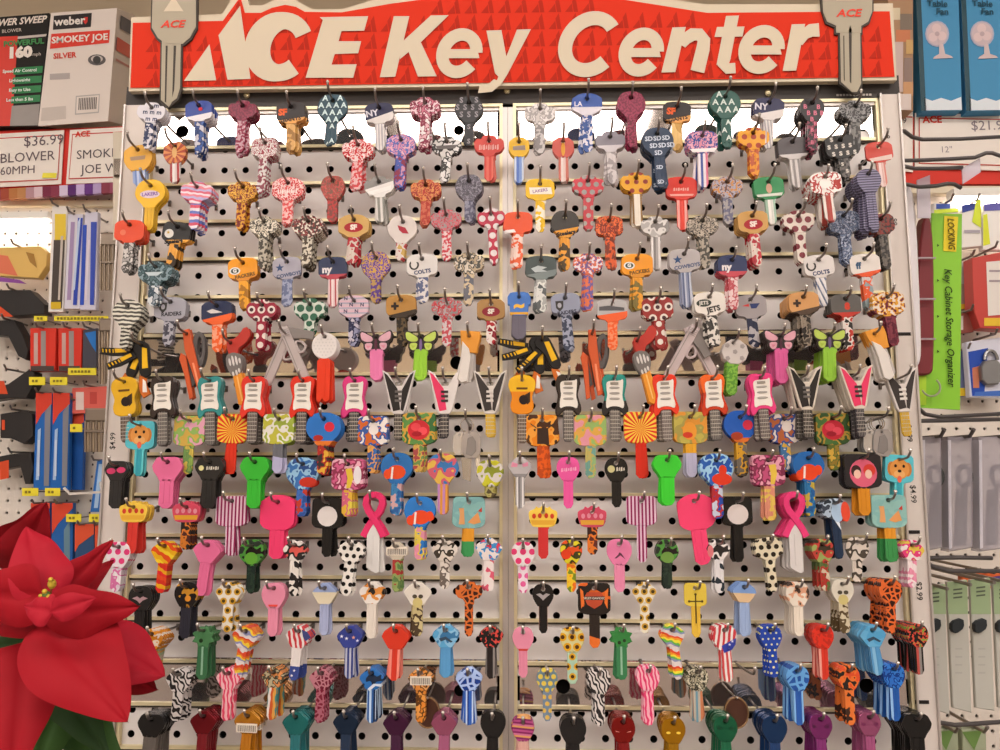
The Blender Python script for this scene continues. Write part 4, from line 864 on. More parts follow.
k('K',834,504,'hexa','n:3c4450,a8b8c8,2c343c:.3','s:24344c',26,54,-3,5,'navy key with pale blue portrait patch',('E',2,-8,6,10,'a8c0d8'),('E',10,-8,4.5,10,'dc4c34'),('P',[(-1,-17),(3,-17),(4,-26)],'d8e0e8'))
k('K',888,500,'square','n:80b0ac,8cb8b0:.2','y:d8902c,3c8c4c:-38:0',34,61,0,3,'teal key with orange patches and green tipped blade',('P',[(-10,-6),(-5,-6),(-4,-22),(-10,-22),(-9,-12)],'d89c64'),('P',[(-1,-20),(9,-10),(12,-20),(5,-22)],'d89458'),('P',[(9,-9),(13,-5),(13,-10)],'c03828'))
# ---- row L
k('L',119,547,'oval','d:e0d4d8,d83c74:9:.33','n:d8c8d0,d070a0,e4dcdc:.3',25,44,2,3,'white key with pink heart spots')
k('L',165,546,'shield','w:e0a81c,d84c1c,e8c42c:12:60:.4','w:d84824,d8302c,e0a020,d03424:14:65:.3',27,46,3,3,'yellow and red diagonally banded key')
k('L',208,545,'shield','s:dc6c94','s:dc6c94',28,50,6,4,'pink key with fine embossed figure')
k('L',252,546,'round','n:2c342c,4c8c3c,241f1c:.2','n:2c3c30,24302a:.4',26,46,0,2,'black key with lime green disc',('E',0,-12,6.5,6,'5c9c34'))
k('L',295,545,'shield','n:e0d8d0,2c2828,d85c54:.22','n:e0d8d0,2c2828:.25',24,50,0,2,'white key with black cow blotches')
k('L',352,545,'shield','d:e0dad2,1c1a1a:7:.3','d:e0dad2,1c1a1a:7:.3',28,50,6,4,'white key with black paw prints')
k('L',397,547,'shield','s:c8bca8','n:a83c38,8c9c5c,5c7c48:.25',20,44,0,1,'narrow key wearing white bar code sticker',('B',0,-4,10.5,4))
k('L',445,544,'shield','n:d4c8bc,3c342c,dcd2c8:.28','n:d4cac0,6c6058,dcd4ca:.3',27,44,0,0,'ivory key with black swirls')
k('L',489,543,'shield','n:e4d8d4,e4d8d4,3c8cc8,d83c54:.35','n:e4d8d4,e4d8d4,d85c74:.3',27,47,0,1,'white key with confetti splashes')
k('L',523,547,'oval','d:e4dadc,dc3c70:9:.34','d:e4d4dc,d85c94:8:.34',23,45,0,0,'white key with pink heart spots')
k('L',571,545,'oval','n:d8c82c,3c3c1c,e05424:.25','n:e07020,e8c030,7a8c28:.3',22,46,0,0,'yellow key with red and black flowers',('E',-5,-9,5,5,'dc4020'))
k('L',619,544,'oval','s:e07ca4','s:e088a8',25,47,0,0,'pink key with small black dancing figure',('P',[(-5,-14),(-1,-10),(0,-8),(2,-9),(6,-15),(1,-11),(-3,-14)],'5c3444'))
k('L',667,546,'round','n:2c342c,4c8c3c,241f1c:.2','n:2c3c30,24302a:.4',23,42,0,2,'black key with lime green disc',('E',0,-11,6.5,5.5,'6c9444'))
k('L',718,544,'shield','n:2c2828,e0d8d4,2c2828:.2','n:d8d4d4,d8d4d4,2c343c:.22',24,48,0,2,'white key with black cow blotches',('E',-8,-7,3,6,'d8787c'))
k('L',768,543,'hexa','d:d8ccb0,2c241c:7.5:.32','d:d8ccb0,2c241c:7.5:.32',28,48,-4,3,'cream key with black paw prints')
k('L',822,544,'oval','n:94a05c,b84038,3c3428:.25','n:586c3c,a83830,c8b8a0:.3',22,46,-2,5,'green and red camouflage key')
k('L',857,542,'oval','n:d0c4b8,4c443c,d8ccc0:.22','n:d0c4b8,4c443c,d8ccc0:.22',23,40,3,0,'ivory key with black swirls')
k('L',912,545,'shield','n:e4d8d4,d83c74,dcc04c:.3','n:e4d4d4,dc8ca4:.3',24,42,4,4,'white key with pink and yellow splashes')
# ---- row M
k('M',141,591,'oval','s:262322','y:262322,262322:0',24,42,0,4,'black key with pink grey bat',('P',[(-8,-7),(-3,-5),(0,-7),(3,-5),(8,-7),(3,-9),(0,-12),(-3,-9)],'b08c90'))
k('M',187,587,'oval','n:241f1e,241f1e,c88c30:.25','s:34323a',24,50,0,4,'black key with small orange emblem',('E',2,-11,3,3,'e09030'))
k('M',229,587,'shield','d:e0d8c8,c89830,4c3c1c:9:.38','d:e0d8c8,c89830,4c3c1c:9:.38',27,44,0,3,'white key with yellow ringed discs')
k('M',274,588,'oval','s:e08ca4','s:e08ca4',24,47,0,2,'pink key with small red smile',('P',[(-5,-16),(5,-16),(4,-18),(-4,-18)],'d84840'))
k('M',325,588,'shield','y:94a4cc,d8ccb0:-4:0','s:a4accc',25,46,0,2,'pale blue key with cream mouse-ear patch')
k('M',372,587,'shield','n:e0d8d0,e0d8d0,d88c40,2c2824:.25','s:dcd2c6',26,50,0,3,'white key with black and orange calico spots')
k('M',418,587,'shield','s:dcd4c8','n:c0b080,4c3c2c,c8b888:.25',28,48,0,1,'white key with skull and wings',('E',0,-15,5,5,'c8b878'),('E',-3,-9,2.4,2,'4c4438'),('E',3,-9,2.4,2,'4c4438'))
k('M',469,587,'lobe','v:3c2018,d06a30:.17','v:3c2018,d06a30:.17',26,48,0,0,'orange leopard spotted key')
k('M',543,589,'oval','s:1c1a1a','w:1c1a1a,1c1a1a,b08878,1c1a1a,1c1a1a:10:0',21,43,0,0,'black key with silver bat',('P',[(-7,-5),(-3,-4),(0,-6),(3,-4),(7,-5),(3,-8),(0,-11),(-3,-8)],'a8a0a0'))
k('M',594,588,'square','n:241e1c,241e1c,d8642c:.14','y:2c2420,e0702c:-48:-.3',32,58,0,0,'black key with orange flames and a badge',('P',[(-7,-4),(7,-4),(10,-9),(7,-16),(0,-20),(-7,-16),(-10,-9)],'b84c30'),('P',[(-12,-8),(12,-8),(12,-11.5),(-12,-11.5)],'3a3230'),('T','HARLEY-DAVIDSON',-9.8,0,3.0,'d8c8b8',0,.02),('P',[(-14,0),(-11,-3),(-10,-14),(-13,-20)],'e0702c'),('P',[(14,0),(11,-3),(10,-14),(13,-20)],'e0702c'))
k('M',644,587,'shield','d:e0d8c4,c89c38,4c3c1c:8.5:.4','d:e0d8c4,c89c38,4c3c1c:8.5:.4',25,45,0,0,'white key with yellow ringed discs')
k('M',695,588,'cross','s:dcc048','s:dcb440',22,48,0,0,'yellow key with dark ornate cross')
k('M',744,587,'shield','y:7c9cd0,d8b890:-6:0','s:98acd0',24,48,2,4,'light blue key with cream mouse-ear patch')
k('M',797,587,'oval','n:e0d4c4,e0d4c4,d8a080,4c3c34:.3','s:e0d4c4',23,48,0,5,'cream key with small dark dots')
k('M',842,584,'oval','s:d4ccbc','n:c8bca0,5c4c34,c8bca0:.25',22,48,0,4,'white key with skull and wings',('E',0,-15,5,5,'c8b878'),('E',-3,-8,2.4,2,'4c4438'),('E',3,-8,2.4,2,'4c4438'))
k('M',890,584,'oval','v:3c2018,d86630:.17','v:3c2018,d86630:.17',23,48,2,8,'orange leopard spotted key')
# ---- row N
k('N',152,634,'shield','n:dc8c28,e0ccb8,c87c24:.3','n:c8b8a0,a8b890,d8a050:.3',25,40,4,6,'orange and white flowery key')
k('N',204,630,'palm','s:4c7c50','s:3c6c48',24,48,0,4,'green palm leaf shaped key',('E',-2,-10,2,2,'24381f'))
k('N',246,631,'shield','w:d8d0d0,8c8cb4,e8c83c,e07c2c,d84c30,e0d8d4:13:75:.6','w:d8d0d0,8c8cb4,e8c83c,e07c2c,d84c30,e0d8d4:13:75:.6',26,48,9,5,'rainbow striped white key')
k('N',299,631,'shield','w:c83c44,e0d8d4:5:15:.5','y:e0d8d4,3c4c90:-34:0',26,48,5,4,'stars and stripes key with starry blade tip',('P',[(3,2),(9,0),(13,-5),(8,-9),(5,-5)],'3c4478'),('S',0,-38,1.6,'e8e4e4'),('S',-2,-43,1.6,'e8e4e4'))
k('N',350,631,'shield','s:34408c','w:b4b4c8,34407c,b4b4c8,34407c:8:0',26,46,0,3,'royal blue key with white stars',('S',-8,-5,2,'e0e0ec'),('S',-3,-7,2,'e0e0ec'),('S',4,-6,2,'e0a080'),('S',8,-9,1.8,'e0e0ec'))
k('N',396,631,'shield','s:d03824','w:cc3828,e88878,cc3828:8:0',28,48,2,4,'scarlet key with pale ribbed blade')
k('N',446,630,'shield','n:5ca4d0,84b8d8,3c78a8:.2','s:5898c8',27,46,0,2,'sky blue key with dark dolphin',('P',[(-7,-8),(0,-6),(7,-11),(5,-12),(0,-9),(-5,-11)],'34485c'))
k('N',491,631,'shield','n:1f1c1c,1f1c1c,d04840:.6','w:241f1f,8c8480,241f1f,241f1f:8:0',25,46,0,2,'black key sprinkled with tiny red cherries')
k('N',523,632,'oval','s:e08ca4','s:dc88a0',21,44,0,0,'pink key with small red smile',('P',[(-5,-16),(5,-16),(4,-18),(-4,-18)],'c84038'))
k('N',572,632,'oval','d:d0c890,d8a020,4c2c14:9.5:.42','d:a8c8b0,d8a428,4c2c14:9.5:.36',24,50,0,0,'pale yellow key with sunflowers')
k('N',621,630,'palm','s:3c8444','s:3c7c50',25,48,0,1,'green palm leaf shaped key',('E',-2,-12,1.8,1.8,'24381f'),('E',3,-10,1.6,1.6,'24381f'))
k('N',672,630,'shield','w:d8ccc8,8890b4,64b050,e8d83c,e8902c,dc4c30,d8ccc8:14:70:.4','w:d8ccc8,8890b4,64b050,e8d83c,e8902c,dc4c30,d8ccc8:14:70:.4',25,48,-6,4,'rainbow striped white key')
k('N',724,630,'oval','w:c83c44,e4dcd8:5:-12:.3','w:cc4c4c,e4dcd8:4.4:0:.2',24,50,-3,4,'stars and stripes key with red striped blade',('P',[(-4,-15),(2,-12),(11,-8),(10,-14),(6,-19),(-2,-22)],'34409c'),('S',-1,-17,1.5,'e8e4ec'),('S',4,-14,1.5,'e8e4ec'),('S',7,-11,1.5,'e8e4ec'),('S',3,-18,1.3,'e8e4ec'))
k('N',770,630,'oval','d:2444a4,dcdca0:5.5:.17','d:2444a4,dcdca0:5.5:.2',22,46,-3,3,'royal blue key with white stars')
k('N',822,630,'oval','n:d83424,b82c20:.5','w:cc3828,cc3828,e8a090,cc3828:9:0',22,48,0,5,'scarlet key with pale ribbed blade')
k('N',872,630,'shield','n:64a8d0,54a0cc:.2','w:5494c4,5494c4,84b8d8:9:0',26,44,-5,9,'sky blue key with dark dolphin',('P',[(-7,-8),(0,-6),(7,-11),(5,-12),(0,-9),(-5,-11)],'34485c'))
k('N',917,629,'oval','n:241f1c,241f1c,c84838,6c9c3c:.6','w:8c8480,241f1c,241f1c,b85048:10:0',21,44,0,8,'black key sprinkled with tiny red cherries')
# ---- row O
k('O',180,674,'shield','w:d8d0cc,2c2828:5:30:2.2','w:d8d0cc,2c2828:5:50:2.0',27,46,3,4,'black and white zebra striped key')
k('O',229,673,'shield','w:e04868,f0b8c0:4:10:1.2','w:e04868,f0b8c0:4:5:1.0',25,46,2,4,'pink zebra striped key')
k('O',274,672,'shield','n:b4a888,4c4434,d88c50:.5','w:c85c2c,d8a04c,4c8c88,e0d8d0:10:0:.3',24,46,2,4,'tie dyed key with beaded round medallion')
k('O',322,673,'shield','v:6c1c30,b87884:.22','v:782034,a86070:.2',25,48,2,5,'dark maroon key with web pattern')
k('O',372,673,'shield','n:2c6cb4,2c6cb4,1c2c44:.2','w:2c5c9c,1c2c4c,b8d0e8,2c5c9c,b8d0e8:10:0',25,48,0,5,'deep blue key with white wave crest',('P',[(-4,-15),(2,-10),(10,-10),(10,-13),(4,-12),(-2,-17)],'d0dce8'))
k('O',421,673,'shield','n:d8883c,5c3c1c,e0a060:.4','n:d88430,5c3818,e09848:.4',26,48,0,1,'orange tabby key wearing white bar code sticker',('B',0,-7,10.5,4.2))
k('O',469,673,'shield','v:1c3c8c,a8c0ec:.13','w:3464bc,3464bc,c0d4f0,1c3c8c:6:0',27,50,0,2,'dark blue key with white lightning')
k('O',547,673,'oval','d:6c8490,dcc450:6.5:.36','d:74889c,d8b458:6.5:.34',21,46,0,0,'blue grey key with yellow polka dots')
k('O',599,674,'oval','w:d8d0cc,2c2828:4:25:1.8','w:d8d0cc,2c2828:4:20:1.8',23,50,0,3,'black and white zebra striped key')
k('O',648,671,'oval','w:e04070,f0b0c0:4:8:1.0','w:e04070,f0b0c0:4:4:1.0',23,52,0,3,'pink zebra striped key')
k('O',697,672,'oval','n:a09880,3c3a30,c8c0a8:.7','w:b8b0a0,c87c54,b8b0a0,6c94a4:9:0',22,48,0,4,'tie dyed key with beaded round medallion')
k('O',797,671,'oval','v:24509c,64a0d8:.12','w:2c5cac,84b8e8,2c5cac:9:0',23,52,0,7,'dark blue key with white lightning')
k('O',848,671,'oval','n:2c2420,e07030,d8502c:.35','n:e07838,e07838,3c2820:.35',22,52,0,6,'black key with bright orange flames')
k('O',893,669,'oval','n:2c68bc,183c84,3478cc:.45','w:2458a4,2458a4,90bce8,2458a4:9:0',22,50,0,9,'cobalt blue key with dark camouflage')
# ---- row P
k('P',152,719,'car','s:1f1d1c','s:6a625c',28,46,3,6,'black anodised key beside the poinsettia')
k('P',204,716,'shield','m:7c1c24','s:7c1c24',27,46,2,7,'dark red metallic key',('E',0,-6,0.1,0.1,'7c1c24'))
k('P',248,716,'shield','m:c8882c','s:b8741c',27,46,2,7,'golden key wearing white bar code sticker',('B',0,-11,10.5,4.2))
k('P',296,717,'shield','m:2c7c7c','s:2c7074',27,46,0,7,'teal metallic key')
k('P',346,717,'shield','m:24344c','s:24344c',26,46,0,7,'navy metallic key')
k('P',396,718,'shield','m:4c2444','s:44203c',26,46,0,6,'dark purple metallic key')
k('P',444,718,'shield','m:a85c7c','s:a05878',26,46,0,6,'mauve pink metallic key')
k('P',493,716,'oval','s:1c1a1a','s:1c1a1a',25,46,0,2,'plain black key beside the centre divider')
k('P',523,722,'oval','w:b44c84,7c2c5c,d89c5c,c86c94,84285c:9:85','s:d8a89c',22,46,0,3,'key with pink and purple stripes')
k('P',573,722,'oval','s:1f1d1d','s:1f1d1d',26,46,0,4,'plain black wide headed key')
k('P',623,722,'oval','m:8c201c','s:801c1c',24,46,0,7,'dark red metallic key',('P',[(-8,-8),(-3,-9.5),(-7,-9)],'e0b0a0'),('P',[(8,-8),(3,-9.5),(7,-9)],'e0b0a0'))
k('P',673,723,'oval','m:b07c14','s:94680c',24,46,0,7,'golden metallic key',('E',-5,-9,2.2,1.2,'e8c84c'),('E',5,-9,2.2,1.2,'e8c84c'))
k('P',725,721,'oval','m:246c4c','s:1f6444',24,46,0,7,'green metallic key',('P',[(-8,-4),(-3,-7),(-8,-9)],'123c28'),('P',[(8,-4),(3,-7),(8,-9)],'123c28'))
k('P',774,721,'oval','m:24406c','s:203c68',25,46,0,8,'blue metallic key')
k('P',820,719,'oval','m:883878','s:7c306c',23,46,0,8,'purple metallic key',('P',[(-8,-4),(-3,-7),(-8,-9)],'4c1c40'),('P',[(8,-4),(3,-7),(8,-9)],'4c1c40'))
k('P',869,717,'oval','m:a85c84','s:9c5078',22,46,0,8,'mauve pink metallic key',('P',[(-8,-4),(-3,-7),(-8,-9)],'6c2c50'),('P',[(8,-4),(3,-7),(8,-9)],'6c2c50'))
k('P',916,719,'car','s:1c1a19','s:1c1a19',30,46,0,9,'black key in a long row by the price strip')
h = bpy.data.objects.new('display_hook', HOOK); C.objects.link(h); p = U(755, 668, .0735); h.location = (p.x, 0, p.z-.0135)
tag(h, 'empty steel hook with no key, fifteenth row, green sign side', 'hook')

# ------------------------------------------------------------------ the keys behind the front ones
def place_rear(t, i, d):
    r = random.Random(hash((round(t.location.x, 4), round(t.location.z, 4), i)) & 0xffff)
    step = .0043 if i else 0
    y = -(d-step*i)
    if y > -.012: return None
    if t.name.startswith('pistol'): return (t.location.x, y, t.location.z-.075*step*i), (0, -t.rotation_euler[1]*.9, 0)
    if t.name.startswith('drill'): return (t.location.x-.004, y, t.location.z-.075*step*i), (0, t.rotation_euler[1]+math.radians(26*i), 0)
    return (t.location.x+r.uniform(-.0006, .0006), y, t.location.z-.075*step*i), (0, t.rotation_euler[1]+math.radians(r.uniform(-5, 5)), 0)
# the rear keys that show most come first: nearest the frame's sides, where the stacks are seen edge on, and the novelty shapes
order = sorted(REAR, key=lambda r: (r[6] == 'house_key', r[1] > 1, -abs(r[7].x)-abs(r[7].z-1.35)))
house = sum(1 for o in C.objects if o.parent is None and o.name.split('.')[0] == 'house_key' and o.type == 'EMPTY')
rest = []
total = sum(1 for o in C.objects if o.parent is None and o.get('category') == 'key')
for rec in order:
    t, i, d, desc, row, side, name, p = rec
    pos = place_rear(t, i, d)
    if pos is None: continue
    if total < 300:
        c = copy_tree(t); c.location, c.rotation_euler = pos; total += 1
        dd = ' '.join(desc.split()[:7])
        while dd.split()[-1] in ('with', 'and', 'a', 'of', 'in', 'on', 'the', 'behind', 'over'): dd = ' '.join(dd.split()[:-1])
        tag(c, f'key behind the {dd}, {ORD[row]} row, {side}', 'key', f'keys behind the {desc}, {ORD[row]} row, {side}')
    else: rest.append((t, pos))
V = []; VL = []; Fc = []; MI = []; ML = []
for t, (loc, rot) in rest:
    M4 = Matrix.LocRotScale(Vector(loc), Euler(rot), t.scale)
    for ch in t.children:
        me = ch.data; b0 = len(V); V += [tuple(M4 @ v.co) for v in me.vertices]
        mp = []
        for m in me.materials:
            if m not in ML: ML.append(m)
            mp.append(ML.index(m))
        VL += [tuple(v.co) for v in me.vertices]
        for f in me.polygons: Fc.append(tuple(j+b0 for j in f.vertices)); MI.append(mp[f.material_index])
if V:
    me = bpy.data.meshes.new('key_stacks'); me.from_pydata(V, [], Fc)
    for m in ML: me.materials.append(m)
    me.polygons.foreach_set('material_index', MI)
    a = me.attributes.new('local', 'FLOAT_VECTOR', 'POINT'); a.data.foreach_set('vector', [c for q in VL for c in q]); me.update()
    o = bpy.data.objects.new('stacked_keys', me); C.objects.link(o)
    tag(o, 'mass of further keys packed along the hooks behind the front ones', 'keys', kind='stuff')

# ------------------------------------------------------------------ the shelves on both sides, further back
def slab(mb, pts, d, t, m, bev=0):
    """a flat-faced body of thickness t whose front stands in the plane d in front of the board (negative: behind it)"""
    q = SP(pts, d)
    if area(q) < 0: q = q[::-1]
    mb.prism([q], t, m, -d+t/2, bev)
def quad(mb, pts, d, m): mb.flat(SP(pts, d), m, -d-.0006)
def words(mb, t, px, py, d, size, col, rot=0, bold=.01, sx=1, shear=0, lift=.0012):
    p = U(px, py, d); mb.text(t, p.x, p.z, size*S(px, py, d), mat('s:'+col, .5), -d-lift, rot, bold, shear, sx)
def box4(x0, y0, x1, y1): return [(x0, y0), (x1, y0), (x1, y1), (x0, y1)]
def thing(name, label, cat, px, py, d, group=None):
    p = U(px, py, d); e = empty(name, (p.x, p.y, p.z)); tag(e, label, cat, group); return e
def part(e, mb, name):
    l = e.location; mb.v = [(x-l.x, y-l.y, z-l.z) for x, y, z in mb.v]; return mb.build(name, e)
DL, DR = -.80, -.62                           # the peg walls
PEGM = mat('d:e6dcd0,8a8078:8:.16', .5)
def pegwall(name, pts, d, label):
    q = SP(pts, d); m = MB(); x0, x1 = q[0][0], q[1][0]; z0, z1 = q[2][1], q[0][1]
    st = .0254; nx = int((x1-x0)/st); nz = int((z1-z0)/st); W_ = mat('s:e2d8cc', .5); n8 = 8
    for i in range(nx+1):
        for j in range(nz+1):
            cx, cz = x0+(i+.5)*st, z0+(j+.5)*st; v = []; f = []
            for a in range(n8):
                c, s_ = math.cos(2*PI*a/n8), math.sin(2*PI*a/n8); qq = max(abs(c), abs(s_)); v.append((cx+st/2*c/qq, -d, cz+st/2*s_/qq))
            v += [(cx+.0032*math.cos(2*PI*a/n8), -d, cz+.0032*math.sin(2*PI*a/n8)) for a in range(n8)]
            f = [(a, (a+1) % n8, n8+(a+1) % n8, n8+a) for a in range(n8)]
            m.add(v, f, W_); m.add([(x, -d+.004, z) for x, _, z in v[n8:]], [tuple(range(n8))], mat('s:5c544e', .8))
    m.box((x0, -d+.005, z0), (x1+st, -d+.02, z1+st), W_)
    e = empty(name, (x0, -d, z0)); tag(e, label, 'peg wall'); part(e, m, 'perforated_panel'); return e
pw = pegwall('peg_wall', [(-20, 196), (150, 196), (150, 800), (-20, 800)], DL, 'cream perforated wall of tools beside the key board, above the poinsettia')
m = MB(); slab(m, box4(-30, 200, 120, 206), DL+.012, .012, mat('s:e8dcc0', .4)); part(pw, m, 'rail')
pr = pegwall('peg_wall', [(880, 196), (1030, 196), (1030, 800), (880, 800)], DR, 'cream perforated wall of locks and organisers beside the key board')
# --- upper shelf, left
e = thing('shelf', 'red fronted shelf carrying the grill box and blower box', 'shelf', 50, 196, DL+.05)
m = MB(); slab(m, [(-30, 132), (130, 126), (130, 188), (-30, 197)], DL+.03, .02, mat('s:d8392e', .4)); part(e, m, 'red_front')
m = MB(); y = U(50, 128, DL).z; q = SP([(-40, 132), (135, 132)], DL+.05)
m.box((q[0][0], -DL-.028, q[0][1]-.008), (q[1][0], -DL+.32, q[0][1]-.002), mat('s:cfc4b6', .5)); part(e, m, 'shelf_board')
m = MB(); cols = ['9a4a5a', 'a8503c', 'b87848', 'c08858', 'b89098', 'dcc0c8', '7c3048', '8c3c50', 'd8c8e0', '5c3070', 'c8b0dc', '6c3c88', 'b8a0cc', '8c4050', '9c5068']
for i, c in enumerate(cols): slab(m, [(-8+i*8.4, 189.5-i*.5), (.6+i*8.4, 189-i*.5), (.6+i*8.4, 199-i*.5), (-8+i*8.4, 200-i*.5)], DL+.045, .01, mat('s:'+c, .5))
part(e, m, 'label_strip')
def card(pts, d, label, texts):
    e = thing('price_card', label, 'price card', pts[0][0], pts[0][1], d); m = MB(); slab(m, pts, d, .002, mat('s:efe6dc', .5)); cx = sum(p[0] for p in pts)/4; cy = sum(p[1] for p in pts)/4
    inn = [(cx+(x-cx)*.93, cy+(y-cy)*.84) for x, y in pts]; inn2 = [(cx+(x-cx)*.91, cy+(y-cy)*.80) for x, y in pts]
    quad(m, inn, d+.0005, mat('s:c8483c', .5)); quad(m, inn2, d+.001, mat('s:efe6dc', .5))
    for t in texts: words(m, t[0], t[1], t[2], d+.0012, t[3], t[4], t[5] if len(t) > 5 else 3, t[6] if len(t) > 6 else 0)
    part(e, m, 'card')
card([(-20, 135), (64, 130), (61, 184), (-20, 188)], DL+.035, 'handwritten white price card under the blower box showing $36.99', [('$36.99', 44, 141, 15, '6a5c60'), ('ETBLOWER', 20, 158, 14, '6a5c60'), ('160MPH', 15, 171, 12, '6a5c60')])
m = MB(); quad(m, [(43, 173), (57, 173), (56, 178), (42, 178)], DL+.038, mat('s:ece03c')); o = m.build('price_sticker'); tag(o, 'tiny yellow sticker on the $36.99 price card', 'sticker')
card([(70, 130), (142, 126), (140, 181), (66, 184)], DL+.035, 'white price card with SMOKEY JOE written by hand', [('ACE', 83, 134.5, 8, 'd84030', 3, .03), ('SMOKEY', 101, 154, 13, '5a5054'), ('JOE W', 100, 169, 13, '5a5054'), ('#', 121, 139, 9, '5a5054')])
# grill box
d0 = DL+.05
e = thing('grill_box', 'white grill carton with a black name badge and red band', 'box', 78, 125, d0)
P4 = [(51, 13), (117, 8), (108, 121), (38, 126)]
m = MB(); q = SP(P4, d0); side = SP([(117, 8), (131, 16), (126, 124), (108, 121)], d0)
t_ = .28
fr = [(x, -d0, z) for x, z in q]; bk = [(x+.02, -d0+t_, z) for x, z in q]
sd = [(side[0][0], -d0, side[0][1]), (U(134, 15, d0-.16).x, -d0+.16, U(134, 15, d0-.16).z), (U(129, 126, d0-.16).x, -d0+.16, U(129, 126, d0-.16).z), (side[3][0], -d0, side[3][1])]
W_ = mat('s:e6dad0', .45)
m.add(fr+[sd[1], sd[2], (fr[0][0]+.01, -d0+.2, sd[1][2]), (fr[3][0]+.01, -d0+.2, sd[2][2])], [(3, 2, 1, 0), (1, 2, 5, 4), (0, 1, 4, 6), (3, 7, 5, 2), (6, 4, 5, 7), (0, 6, 7, 3)], W_)
part(e, m, 'carton')
m = MB()
quad(m, [(54, 16), (92, 13), (91, 27), (53, 30)], d0, mat('s:2a2524')); words(m, 'weber', 70, 21.5, d0, 12, 'e8e0d8', 3, .03)
quad(m, [(84, 17.5), (88, 17), (87.6, 22), (85.5, 24.5), (83.6, 22)], d0+.0005, mat('s:d03028'))
quad(m, [(51.5, 34), (110, 30), (109, 43), (50, 49)], d0, mat('s:e03a28')); words(m, 'SMOKEY JOE', 80, 39, d0, 9.6, 'f0e4da', 3, .03, 1.05)
words(m, 'SILVER', 65, 56, d0, 8, 'd84838', 3, .03); quad(m, [(50, 74), (70, 73), (70, 79), (50, 80)], d0, mat('s:b4aaa4'))
quad(m, [(76, 96), (100, 94), (99, 113), (75, 115)], d0, mat('s:b8b0aa')); quad(m, [(77, 97.2), (99, 95.3), (98, 111.8), (76.2, 113.6)], d0+.0004, W_)
for i in range(11): quad(m, [(79+i*1.7, 98.2-i*.1), (80+i*1.7, 98.1-i*.1), (79.4+i*1.7, 110-i*.1), (78.4+i*1.7, 110.2-i*.1)], d0+.0008, mat('s:5c5450'))
def eq(mb, cx, cy, rx, ry, d, col, n=16): quad(mb, [(cx+rx*math.cos(2*PI*i/n), cy+ry*math.sin(2*PI*i/n)) for i in range(n)], d, mat('s:'+col))
eq(m, 97, 60, 9, 5.5, d0, '5c5654'); eq(m, 97, 59, 6, 3.5, d0+.0004, 'c8bcb4'); eq(m, 97, 60, 4, 4, d0+.0008, '3c3836'); quad(m, [(42, 108), (66, 106), (66, 119), (41, 121)], d0, mat('s:c8bcb2'))
part(e, m, 'front_print')
m = MB(); yy = -d0+.08
def sideq(pa, m_, k=0):
    out = []
    for u, v in pa:
        a = Vector(sd[0]).lerp(Vector(sd[1]), u); b_ = Vector(sd[3]).lerp(Vector(sd[2]), u); c_ = a.lerp(b_, v); out.append((c_.x+.004+k, c_.y-.003, c_.z))
    m.add(out, [(3, 2, 1, 0)], m_)
sideq([(.2, .06), (.95, .08), (.95, .2), (.2, .18)], mat('s:3c4058')); sideq([(.08, .26), (1, .3), (1, .42), (.08, .38)], mat('s:dc4838')); sideq([(.1, .45), (.9, .48), (.9, .5), (.1, .47)], mat('s:c88078'))
part(e, m, 'side_print')
# blower box
e = thing('blower_box', 'red and black blower carton with green text bars and 160', 'box', 20, 126, DL+.045)
d1 = DL+.045; m = MB(); slab(m, [(-60, 22), (49, 13), (38, 126), (-60, 127)], d1, .26, mat('s:2a2724', .5)); part(e, m, 'carton')
m = MB(); quad(m, [(-60, 44), (47, 34), (46, 36.5), (-60, 46.5)], d1, mat('s:c8bcb4')); quad(m, [(-60, 40), (18, 36), (12, 126), (-60, 127)], d1+.0003, mat('s:dc3c2c'))
words(m, 'POWER SWEEP', 16, 22, d1, 10, 'e8dcd0', 4, .03, .9, .3); words(m, 'BLOWER', 12, 31, d1, 5, 'c8bcb0', 4); words(m, '160', 20, 53, d1+.001, 15, 'f0e6dc', 3, .07, 1.1); words(m, 'mph', 37, 54.5, d1+.001, 5, 'c8bcb0', 3)
words(m, 'POWERFUL', 24, 43, d1+.001, 8, '4c8c54', 4, .04)
for i, t in enumerate(('Speed Air Control', 'Lightweight', 'Easy to Use', 'Less than 5 lbs')):
    quad(m, [(14-i*.8, 68+i*9.6), (43-i*.8, 66+i*9.6), (42.4-i*.8, 73+i*9.6), (13.4-i*.8, 75+i*9.6)], d1+.0004, mat('s:2c8048')); words(m, t, 20, 71+i*9.6, d1+.001, 4.6, 'dcece0', 2, .03)
quad(m, [(12, 106), (40, 104), (38, 125.5), (10, 126)], d1+.0004, mat('s:9c948e')); part(e, m, 'front_print')
# --- hanging goods, left
def pack(name, label, cat, pts, d, base, prints=(), t=.012, group=None, hang=True, pname='package'):
    cx = sum(p[0] for p in pts)/len(pts); cy = min(p[1] for p in pts)
    e = thing(name, label, cat, cx, cy, d, group); m = MB(); slab(m, pts, d, t, mat('s:'+base, .3), .001); part(e, m, pname)
    m = MB(); kk = 0
    for pr_ in prints:
        kk += 1
        if pr_[0] == 'T': words(m, pr_[1], pr_[2], pr_[3], d+kk*.0003, pr_[4], pr_[5], pr_[6] if len(pr_) > 6 else 0, .02)
        else: quad(m, pr_[0], d+kk*.0003, mat('s:'+pr_[1], .35))
    if m.v: part(e, m, 'print')
    if hang:
        m = MB(); p = U(cx, cy+2, d); wall = -DL if cx < 500 else -DR
        m.tube([(p.x, wall, p.z+.004), (p.x, -d-.02, p.z+.004), (p.x, -d-.028, p.z+.012)], .0022, WIRE, 6); part(e, m, 'hanger_hook')
    return e
DG = DL+.06
